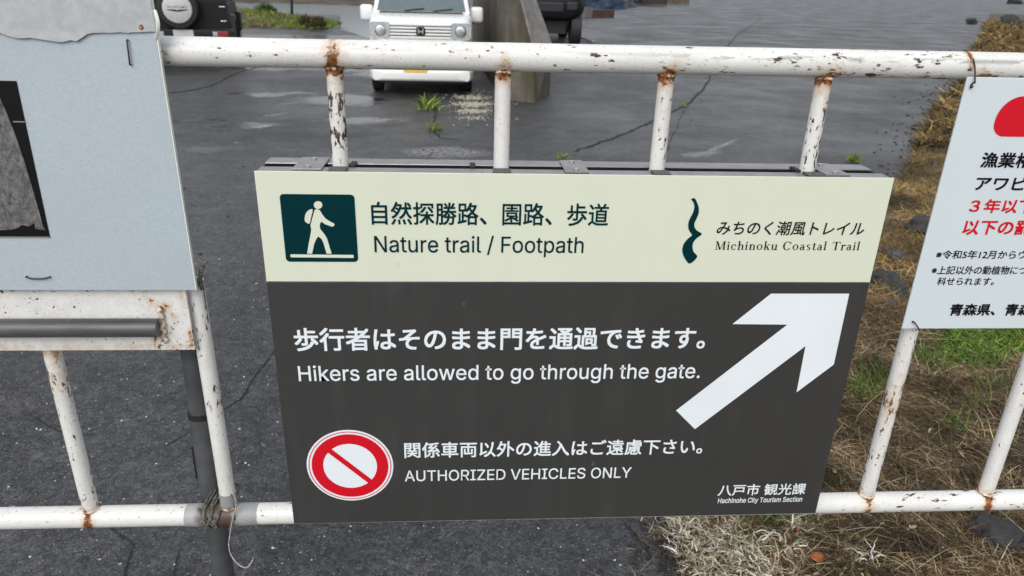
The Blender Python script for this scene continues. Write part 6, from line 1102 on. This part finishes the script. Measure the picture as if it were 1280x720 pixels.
# ------------------------------------------------------------------ litter on the verge
def curled_leaf(px, py, r, label, cat, col, seed):
    p = on_z(px, py, .055); V = []; n, m = 18, 10
    for i in range(n):
        u = i / (n-1) * 2 - 1
        for j in range(m):
            v = j / (m-1) * 2 - 1; hw = math.sqrt(max(0, 1 - u*u)) * .8
            c = 2.0 * (v * hw); x = u * r; y = math.sin(c) * r * .55; z = (1 - math.cos(c)) * r * .5 + .25 * r * u * u + .12 * r * noise.noise((u*3 + seed, v*3, 0))
            V.append((x, y, z))
    mb = MB(); mb.add(V, [(i*m+j, i*m+j+1, (i+1)*m+j+1, (i+1)*m+j) for i in range(n-1) for j in range(m-1)])
    mat = plain('leaf_' + cat.replace(' ', '_') + str(seed), col, .6, var=.4, vs=70)
    o = mb.build('curled_leaf', mat, None, True); md = o.modifiers.new('thickness', 'SOLIDIFY'); md.thickness = .0012
    o.location = p; o.rotation_euler = (rad(150 + seed * 20), rad(12 * seed), rad(40 * seed)); return tag(o, label, cat)
curled_leaf(1021, 692, .030, 'curled orange brown dead leaf below the corner of the trail sign', 'leaf', (.36, .105, .02), 1)
curled_leaf(1000, 684, .022, 'small brown dead leaf beside the curled orange leaf', 'leaf', (.24, .105, .035), 2)
curled_leaf(1125, 691, .013, 'bright orange leaf scrap under the bottom rail', 'leaf', (.70, .20, .02), 3)
curled_leaf(887, 676, .006, 'dark red leaf scrap in the pale dried moss', 'leaf', (.25, .03, .02), 4)
curled_leaf(998, 662, .006, 'red berry coloured scrap just below the trail sign', 'leaf', (.55, .02, .04), 5)
# ------------------------------------------------------------------ vehicles (built facing -Y, nose at y = 0)
def ring(y, hw, zb, zt, r, tumble=0.0, n=5):
    pts = rounded(-hw, hw, zb, zt, min(r, hw * .9, (zt - zb) * .45), n)
    return [(x * (1 - tumble * (z - zb) / (zt - zb)), y, z) for x, z in pts]
def wheel(parent, x, y, r, w, mat_rim='silver'):
    prof = [(-w/2, r*.62), (-w/2, r*.92), (-w*.38, r), (w*.38, r), (w/2, r*.92), (w/2, r*.62)]
    n = 36; V = []; Fc = []; m = len(prof)
    for i in range(n):
        a = 2*math.pi*i/n
        for (dx, rr) in prof:
            k = rr * (1 - .012 * (i % 2) * (abs(dx) < w*.4)); V.append((x + dx, y + k*math.cos(a), r + k*math.sin(a)))
    for i in range(n):
        for j in range(m): Fc.append((i*m+j, i*m+(j+1) % m, ((i+1) % n)*m+(j+1) % m, ((i+1) % n)*m+j))
    mb = MB(); mb.add(V, Fc); ty = smooth_by_angle(mb.build('wheel', M['rubber'], parent), 35)
    s = 1 if x > 0 else -1; mb = MB(); mb.tube([(x - s*w*.3, y, r), (x + s*w*.34, y, r), (x + s*w*.42, y, r)], [r*.63, r*.63, r*.5], 28)
    for k in range(5):
        a = 2*math.pi*k/5; mb.tube([(x + s*w*.40, y + r*.1*math.cos(a), r + r*.1*math.sin(a)), (x + s*w*.44, y + r*.5*math.cos(a), r + r*.5*math.sin(a))], [r*.08, r*.06], 6)
    smooth_by_angle(mb.build('rim', M[mat_rim], ty)); return ty
def panel_quad(name, pts, mat, parent, thick=.004, inset=None):
    a, b, c, d = [Vector(p) for p in pts]; nrm = (b - a).cross(d - a).normalized() * thick
    mb = MB(); mb.add([a, b, c, d, a + nrm, b + nrm, c + nrm, d + nrm], [(0,3,2,1),(4,5,6,7),(0,1,5,4),(1,2,6,5),(2,3,7,6),(3,0,4,7)])
    return mb.build(name, mat, parent)
def cabin(parent, mat, y0, yr0, yr1, y1, zb, zt, hw, tum):
    """side outline with a raked screen, narrowing towards the roof; glass panes sit 3 mm proud"""
    side = [(y0, zb), (yr0, zt - .05), (yr0 + .12, zt), (yr1 - .08, zt), (yr1, zt - .05), (y1, zb)]
    def hx(z): return hw * (1 - tum * (z - zb) / (zt - zb))
    mb = MB(); L = [(-hx(z), y, z) for y, z in side]; R = [(hx(z), y, z) for y, z in side]; n = len(side)
    mb.add(L + R, [(i, (i+1) % n, n + (i+1) % n, n + i) for i in range(n)] + [tuple(range(n)), tuple(range(2*n-1, n-1, -1))])
    smooth_by_angle(mb.build('cabin', mat, parent), 32)
    def sc(s, t):                    # across, up the windscreen
        z = zb + (zt - .05 - zb) * t; y = y0 + (yr0 - y0) * t; return (s * hx(z), y, z)
    ws = panel_quad('windscreen', [sc(-.92,.05), sc(.92,.05), sc(.90,.97), sc(-.90,.97)], M['glass'], parent)
    mb = MB()
    for sx in (-.35, .25):
        a = Vector(sc(sx, .055)); b = Vector(sc(sx + .40, .12)); o = Vector((0, -.015, .006)); mb.tube([a + o, (a + b)/2 + o * 1.2, b + o], .008, 6)
    mb.build('wiper', M['black_paint'], ws)
    def rc(s, t):
        z = zb + (zt - .05 - zb) * t; y = y1 + (yr1 - y1) * t; return (s * hx(z), y, z)
    panel_quad('rear_window', [rc(.86,.12), rc(-.86,.12), rc(-.82,.93), rc(.82,.93)], M['glass'], parent)
    for s in (-1, 1):
        lo, hi = zb + .10 * (zt - zb), zb + .86 * (zt - zb)
        for (ya, yb, yc, yd) in ((y0 + .22, (y0+y1)/2 - .04, (y0+y1)/2 - .04, yr0 + .14), ((y0+y1)/2 + .04, y1 - .16, yr1 - .14, (y0+y1)/2 + .04)):
            q = [(s*hx(lo), ya, lo), (s*hx(lo), yb, lo), (s*hx(hi), yc, hi), (s*hx(hi), yd, hi)]
            panel_quad('side_window', q if s > 0 else q[::-1], M['glass'], parent)
def mirror(parent, x, y, z, mat, s, mw=.085, mh=.065):
    mb = MB(); mb.box((x - mw, y - .05, z - mh), (x + mw, y + .05, z + mh), min(mw, mh) * .45)
    m = smooth_by_angle(mb.build('mirror', mat, parent), 60)
    mb = MB(); mb.tube([(x - s*.04, y + .01, z - mh + .015), (x - s*.15, y + .03, z - mh - .03)], [.022, .03], 8); mb.build('mirror_arm', M['black_paint'], m, True)

def kei_car():
    e = empty('parked_car', (-.60, 10.72, 0), 'white boxy small car parked nose on behind the gate beside the concrete wall', 'car', rz=rad(1.6))
    W = M['white_car']; hw = .725
    S = [ring(.00, .54, .30, .93, .10), ring(.02, .62, .24, .985, .12), ring(.07, .685, .205, 1.02, .12), ring(.18, .715, .195, 1.05, .11), ring(.45, .725, .19, 1.075, .09), ring(.80, .725, .19, 1.09, .08), ring(2.0, .73, .19, 1.07, .06), ring(3.15, .73, .20, 1.07, .06), ring(3.33, .70, .25, 1.05, .08), ring(3.38, .62, .32, .98, .10)]
    mb = MB(); mb.loft(S); smooth_by_angle(mb.build('body', W, e), 50)
    cabin(e, W, .66, 1.20, 3.24, 3.34, 1.075, 1.63, .70, .12)
    mb = MB(); mb.box((-.60, .56, 1.05), (.60, .70, 1.098), .012); mb.build('cowl', M['black_paint'], e)
    # black panel below the bumper and dark underside
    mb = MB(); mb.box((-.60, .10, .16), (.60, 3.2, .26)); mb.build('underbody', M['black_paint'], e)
    # grille: recessed slot with pale bars and the emblem
    mb = MB(); mb.box((-.425, -.004, .775), (.425, .05, .968), .012); g = mb.build('grille', M['dull_grey'], e)
    mb = MB()
    for z in (.788, .830, .872, .914, .955): mb.box((-.418, -.020, z - .013), (.418, .02, z + .013), .005)
    mb.build('grille_bar', W, g)
    y = -.030
    mb = MB(); em = rounded(-.062, .062, .820, .925, .022); mb.loft([[(x, yy, z) for x, z in em] for yy in (y, y + .02)]); emb = mb.build('emblem', M['black_print'], g)
    hh = [[(x, z + .065) for x, z in ((-.044,.845),(-.029,.845),(-.022,.812),(.022,.812),(.029,.845),(.044,.845),(.034,.772),(.017,.772),(.020,.795),(-.020,.795),(-.017,.772),(-.034,.772))]]
    me = flat_mesh(hh); place_flat(me, lambda a, b: (a, b), y - .0015); link('emblem_letter', me, M['chrome'], emb)
    for s in (-1, 1):
        out = rounded(.430, .690, .765, .985, (.03, .06, .05, .03)); hl = [[(s*x, .012 + .10 * max(0, (x - .55)) + d, z) for x, z in out] for d in (-.022, .06)]
        mb = MB(); mb.loft([[(x * (1 if k else 1.06) - (0 if k else .06*.54*s), yy, z) for x, yy, z in r] for k, r in enumerate((hl[0], hl[1]))]); h = mb.build('headlight', M['lens'], e)
        mb = MB(); mb.tube([(s*.55, -.012, .875), (s*.55, -.018, .875)], [.078, .055], 24); mb.build('lamp_bowl', M['chrome'], h, True)
        mb = MB(); mb.box((s*.655 - .02, .0, .79), (s*.655 + .02, .03, .83), .006); mb.build('indicator', M['amber'], h)
        mirror(e, s * .815, .98, 1.055, W, s, .10, .115)
        for wy in (.52, 2.86): wheel(e, s * .648, wy, .275, .155)
        mb = MB(); mb.tube([(s*.735, 1.5, .93), (s*.745, 1.6, .93), (s*.735, 1.7, .93)], .012, 8); mb.build('door_handle', W, e)
    # bumper: upper lip, opening, lower lip
    mb = MB(); mb.loft([ring(-.045, .56, .235, .335, .04), ring(-.02, .68, .205, .36, .05), ring(.10, .735, .20, .37, .05), ring(.25, .735, .20, .37, .05)]); smooth_by_angle(mb.build('lower_bumper', W, e), 50)
    mb = MB(); mb.loft([ring(-.028, .57, .50, .72, .05), ring(.0, .66, .48, .745, .06), ring(.12, .728, .47, .75, .06)]); smooth_by_angle(mb.build('upper_bumper', W, e), 50)
    mb = MB(); mb.box((-.50, -.012, .36), (.50, .05, .485), .01); mb.build('air_intake', M['black_paint'], e)
    mb = MB(); mb.box((-.25, -.052, .325), (.08, -.044, .49), .003); mb.build('number_plate', M['plate_yellow'], e)
kei_car()

def off_roader():
    e = empty('off_roader', (-5.62, 17.25, 0), 'dark off-road car seen from behind with a silver spare wheel cover', 'car', rz=rad(180 + 13))
    B = M['dark_car']        # nose away from us: built facing -Y and turned round
    mb = MB(); mb.loft([ring(.0, .60, .45, .93, .05), ring(.05, .66, .42, .98, .06), ring(1.05, .68, .42, 1.04, .05), ring(3.28, .69, .42, 1.06, .05), ring(3.34, .68, .45, 1.05, .05)]); smooth_by_angle(mb.build('body', B, e), 45)
    cabin(e, B, .98, 1.28, 3.28, 3.33, 1.045, 1.72, .675, .07)
    yb = 3.34
    mb = MB(); mb.loft([ring(3.30, .74, .42, .62, .05), ring(3.42, .74, .42, .62, .05), ring(3.46, .70, .45, .60, .05)]); bmp = smooth_by_angle(mb.build('rear_bumper', M['black_paint'], e), 45)
    for s in (-1, 1):
        mb = MB(); mb.box((s*.53 - .13, 3.452, .49), (s*.53 + .13, 3.468, .575), .008); tl = mb.build('tail_lamp', M['red_lens'], bmp)
        mb = MB(); mb.box((s*.44 - .04, 3.469, .498), (s*.44 + .04, 3.473, .567), .001); mb.build('reversing_lamp', M['lens'], tl)
        mb = MB(); mb.loft([[(s*(x), y, z) for x, y, z in r] for r in ([(.68,yy,zz) for yy, zz in [(2.42,.42),(2.46,.72),(2.62,.84),(2.98,.84),(3.16,.72),(3.22,.42),(3.15,.42),(3.08,.66),(2.94,.76),(2.66,.76),(2.54,.66),(2.49,.42)]], [(.775,yy,zz) for yy, zz in [(2.42,.42),(2.46,.70),(2.62,.82),(2.98,.82),(3.16,.70),(3.22,.42),(3.15,.42),(3.08,.66),(2.94,.76),(2.66,.76),(2.54,.66),(2.49,.42)]])])
        mb.build('fender_flare', M['black_paint'], e)
        mb = MB(); mb.box((s*.725 - .05, .28, .42), (s*.725 + .05, .98, .80), .03); mb.build('fender_flare', M['black_paint'], e)
        mirror(e, s * .83, 1.25, 1.16, M['black_paint'], s)
        for wy in (.62, 2.82): wheel(e, s * .635, wy, .345, .195)
        for z in (.74, .98):
            mb = MB(); mb.box((s*.60 - .05, 3.345, z - .012), (s*.60 + .05, 3.365, z + .012), .005); mb.build('tailgate_hinge', M['chrome'] if s < 0 else M['black_paint'], e)
    cx, cz = .115, .95          # spare wheel on the tailgate
    mb = MB(); n = 48
    prof = [(3.36, .20), (3.37, .315), (3.41, .342), (3.50, .342), (3.545, .315), (3.555, .245), (3.55, .0)]
    V = []; Fc = []
    for i in range(n):
        a = 2*math.pi*i/n
        for (yy, rr) in prof: V.append((cx + rr*math.cos(a), yy, cz + rr*math.sin(a)))
    m = len(prof)
    for i in range(n):
        for j in range(m - 1): Fc.append((i*m+j, i*m+j+1, ((i+1) % n)*m+j+1, ((i+1) % n)*m+j))
    mb.add(V, Fc); sp = smooth_by_angle(mb.build('spare_wheel', M['rubber'], e), 40)
    mb = MB(); mb.tube([(cx, 3.550, cz), (cx, 3.566, cz), (cx, 3.572, cz)], [.238, .236, .222], 48); cv = smooth_by_angle(mb.build('wheel_cover', M['silver'], sp), 40)
    me = flat_mesh(decode(GLYPHS['SUZUKI']), offset=.02); n = len(me.vertices); co = np.empty(n*3, np.float32); me.vertices.foreach_get('co', co); co = co.reshape(-1, 3)
    a0, a1 = co[:, 0].min(), co[:, 0].max(); sx = .31 / (a1 - a0)
    place_flat(me, lambda a, b: (cx - (a - (a0+a1)/2) * sx, cz + .012 + b * .062), 3.5735); link('lettering', me, M['black_print'], cv)
    shape('cover_stripe', [[(cx - .165, cz - .026), (cx + .165, cz - .026), (cx + .165, cz - .014), (cx + .03, cz - .014), (cx, cz - .052), (cx - .03, cz - .014), (cx - .165, cz - .014)][::-1]], M['black_print'], cv, 3.5735)
    mb = MB(); mb.box((cx - .20, 3.470, .455), (cx + .13, 3.478, .60), .003); mb.build('number_plate', M['plate_white'], e)
off_roader()

def dark_truck():
    e = empty('dark_truck', (1.98, 19.45, 0), 'dark navy truck parked behind the concrete wall with its big front tyre showing', 'truck', rz=rad(-2))
    B = M['navy_car']; H = .62
    mb = MB(); mb.loft([ring(.0, .74, .74, 1.15, .2), ring(.06, .93, .66, 1.30, .32), ring(.25, 1.06, .62, 1.42, .42), ring(1.6, 1.08, .62, 1.46, .40), ring(4.6, 1.08, .66, 1.46, .1), ring(4.7, 1.0, .7, 1.4, .1)]); smooth_by_angle(mb.build('body', B, e), 50)
    cabin(e, B, .5, .95, 2.4, 2.5, 1.44, 2.25, 1.0, .1)
    mb = MB(); mb.box((-.95, .35, .30), (.62, 4.5, .66)); mb.build('chassis', M['black_paint'], e)
    for s in (-1, 1):
        for wy in (.42, 3.8): wheel(e, s * .86, wy, .42, .27, 'black_paint')
        mb = MB(); mb.box((s*.72 - .14, -.012, .88), (s*.72 + .14, .10, 1.08), .03); mb.build('headlight', M['black_paint'], e)
        mirror(e, s * 1.2, .9, 1.75, M['black_paint'], s)
    mb = MB(); mb.box((-.5, -.012, .84), (.5, .06, 1.06), .02); mb.build('grille', M['black_paint'], e)
dark_truck()

# ------------------------------------------------------------------ concrete retaining wall beside the white car
def wall():
    L = on_z(630, 124); R = on_z(669, 129); B = Vector((1.28, 11.2, 0)); BR_ = Vector((.95, 16.2, 0)); BL = Vector((.18, 16.2, 0))
    def up(v, z): return Vector((v.x, v.y, z))
    R1 = on_y(665, 58, 10.3); B1 = on_y(690, 61, 10.9); R2 = on_y(650, 0, 10.35); B2 = on_y(668, 0, 11.0)
    R3 = R2 + (R2 - R1) * .25; B3 = B2 + (B2 - B1) * .25
    rings = [[up(L, -.05), up(R, -.05), up(B, -.05), up(BR_, -.05), up(BL, -.05)],
             [up(L, R1.z), R1, B1, Vector((.92, 16.2, R1.z)), up(BL, R1.z)],
             [up(L, R2.z), R2, B2, Vector((.70, 16.2, R2.z)), up(BL, R2.z)],
             [up(L, R3.z), R3, B3, Vector((.62, 16.2, R3.z)), up(BL, R3.z)]]
    e = world_thing('retaining_wall', (1, 10.2, 0), 'mossy brown concrete wall with a sloping face coloured lighter as if skylit beside the white car', 'wall')
    mb = MB(); mb.loft(rings); mb.build('wall_block', M['concrete'], e)
    t = NT('lit_concrete'); t.base(t.mix(t.ramp(t.noise(9, 6, .65), .35, .68), (.17, .16, .145), (.28, .27, .25))); t.rough(.8); t.bump(t.noise(50, 5), .4, .006)
    nrm = (B1 - R1).cross(R3 - R1).normalized()
    if nrm.y > 0: nrm = -nrm
    mb = MB(); q = [R1, B1, B3, R3]; mb.loft([[p + nrm * .003 for p in q], [p + nrm * .03 for p in q]]); mb.build('lit_slope', t.m, e)  # sloping wall face coloured paler to look lit by the sky
wall()

# ------------------------------------------------------------------ things left about the far yard
def lumpy(r, seed, sq, amp=.3):
    bm = bmesh.new(); bmesh.ops.create_icosphere(bm, subdivisions=4, radius=1)
    for v in bm.verts:
        n = v.co.normalized(); d = 1 + amp * noise.noise(n * 1.6 + Vector((seed, 0, 0))) + amp * .5 * noise.noise(n * 4 + Vector((0, seed, 0))) + amp * .25 * abs(noise.noise(n * 9 + Vector((0, 0, seed))))
        v.co = Vector((n.x * d * r, n.y * d * r * .8, max(-.1, n.z) * d * r * sq))
    mb = MB().bm(bm); return mb.mesh('lump')
def heap(name, px, py, r, sq, col, label, cat, seed):
    p = on_z(px, py); o = link(name, lumpy(r, seed, sq), plain(name + '_cover_%d' % seed, col, .6, var=.4, vs=3), smooth=True); o.location = (p.x, p.y + r * .7, 0); return tag(o, label, cat)
heap('tarp_heap', 757, 11, 1.35, .75, (.004, .022, .052), 'blue tarpaulin heap at the far end of the yard', 'tarpaulin', 1)
heap('net_heap', 779, 9, .9, .8, (.05, .05, .065), 'grey bundled net just right of the blue tarpaulin heap', 'net', 2)
heap('net_heap', 739, 10, .9, .8, (.022, .02, .026), 'dark bundled net just left of the blue tarpaulin heap', 'net', 3)
def crate(px, py, w, d, h, col, label, cat='crate', rz=0.0):
    p = on_z(px, py); e = empty('crate', (p.x, p.y + d/2, 0), label, cat, rz=rz)
    mat = plain('crate_%d' % int(px), col, .7, var=.35, vs=4)
    mb = MB(); nb_ = 4
    for k in range(nb_):
        z0 = .06 + (h - .06) * k / nb_; z1 = .06 + (h - .06) * (k + .86) / nb_
        mb.box((-w/2, -d/2, z0), (w/2, -d/2 + .05, z1)); mb.box((-w/2, d/2 - .05, z0), (w/2, d/2, z1))
        mb.box((-w/2, -d/2 + .052, z0), (-w/2 + .05, d/2 - .052, z1)); mb.box((w/2 - .05, -d/2 + .052, z0), (w/2, d/2 - .052, z1))
    mb.build('slat_wall', mat, e)
    mb = MB()
    for x in (-1, 1):
        for y in (-1, 1): mb.box((x * (w/2 + .03) - .03, y * (d/2 + .03) - .03, 0), (x * (w/2 + .03) + .03, y * (d/2 + .03) + .03, h + .04))
    mb.build('corner_post', mat, e); return e
crate(797, 6, 1.6, 1.2, 1.1, (.014, .012, .014), 'dark crate at the far end of the yard right of the nets')
crate(818, 7, 1.8, 1.3, 1.0, (.035, .02, .016), 'reddish brown crate second from the right at the far end of the yard')
crate(848, 6, 1.3, 1.5, .45, (.13, .10, .07), 'low beige pallet crate rightmost at the far end of the yard', rz=.4)
def timber():
    a = on_z(737, 22); b = on_z(765, 21.5); e = world_thing('timber_baulk', (a.x, a.y, 0), 'reddish timber baulk lying in front of the blue tarpaulin heap', 'timber')
    mat = plain('red_timber', (.075, .042, .032), .8, var=.5, vs=3)
    mb = MB(); d = (b - a).normalized(); nrm = Vector((-d.y, d.x, 0))
    for k in range(5):
        p = a.lerp(b, k/5); q = a.lerp(b, (k + .93)/5); V = []
        for r in (p, q): V += [r - nrm*.15, r + nrm*.15, r + nrm*.15 + Vector((0,0,.34)), r - nrm*.15 + Vector((0,0,.34))]
        mb.loft([V[:4], V[4:]])
    mb.build('baulk', mat, e)
    mb = MB(); mb.loft([[a + nrm*s*.17 - d*x + Vector((0,0,z)) for s, z in ((-1,.0),(1,.0),(1,.46),(-1,.46))] for x in (.5, .02)]); mb.build('end_block', plain('end_block_grey', (.13,.125,.12), .8), e)
timber()
a = on_z(717, 45, .05); b = on_z(742, 52, .05); mb = MB(); mb.tube([a, a.lerp(b, .5) + Vector((0, 0, .01)), b], .035, 10)
tag(mb.build('loose_pipe', plain('pale_pipe', (.34, .34, .33), .5, var=.3), None, True), 'pale pipe lying on the asphalt beside the dark truck tyre', 'pipe')

# ------------------------------------------------------------------ kinds that repeat share a group phrase
GROUPS = {'rock': 'rocks lying on the verge and yard', 'weed': 'weeds growing in the asphalt', 'crate': 'crates at the far end of the yard', 'curled_leaf': 'dead leaves and scraps on the verge',
          'shrub': 'shrubs on the bank by the water', 'tie_wire': 'wires holding the notice board', 'wire_staple': 'wire staples in the weathered board', 'net_heap': 'net bundles at the far end of the yard'}
for o in scene.objects:
    if o.parent is None and o.get('category'):
        g = GROUPS.get(o.name.split('.')[0])
        if g: o['group'] = g
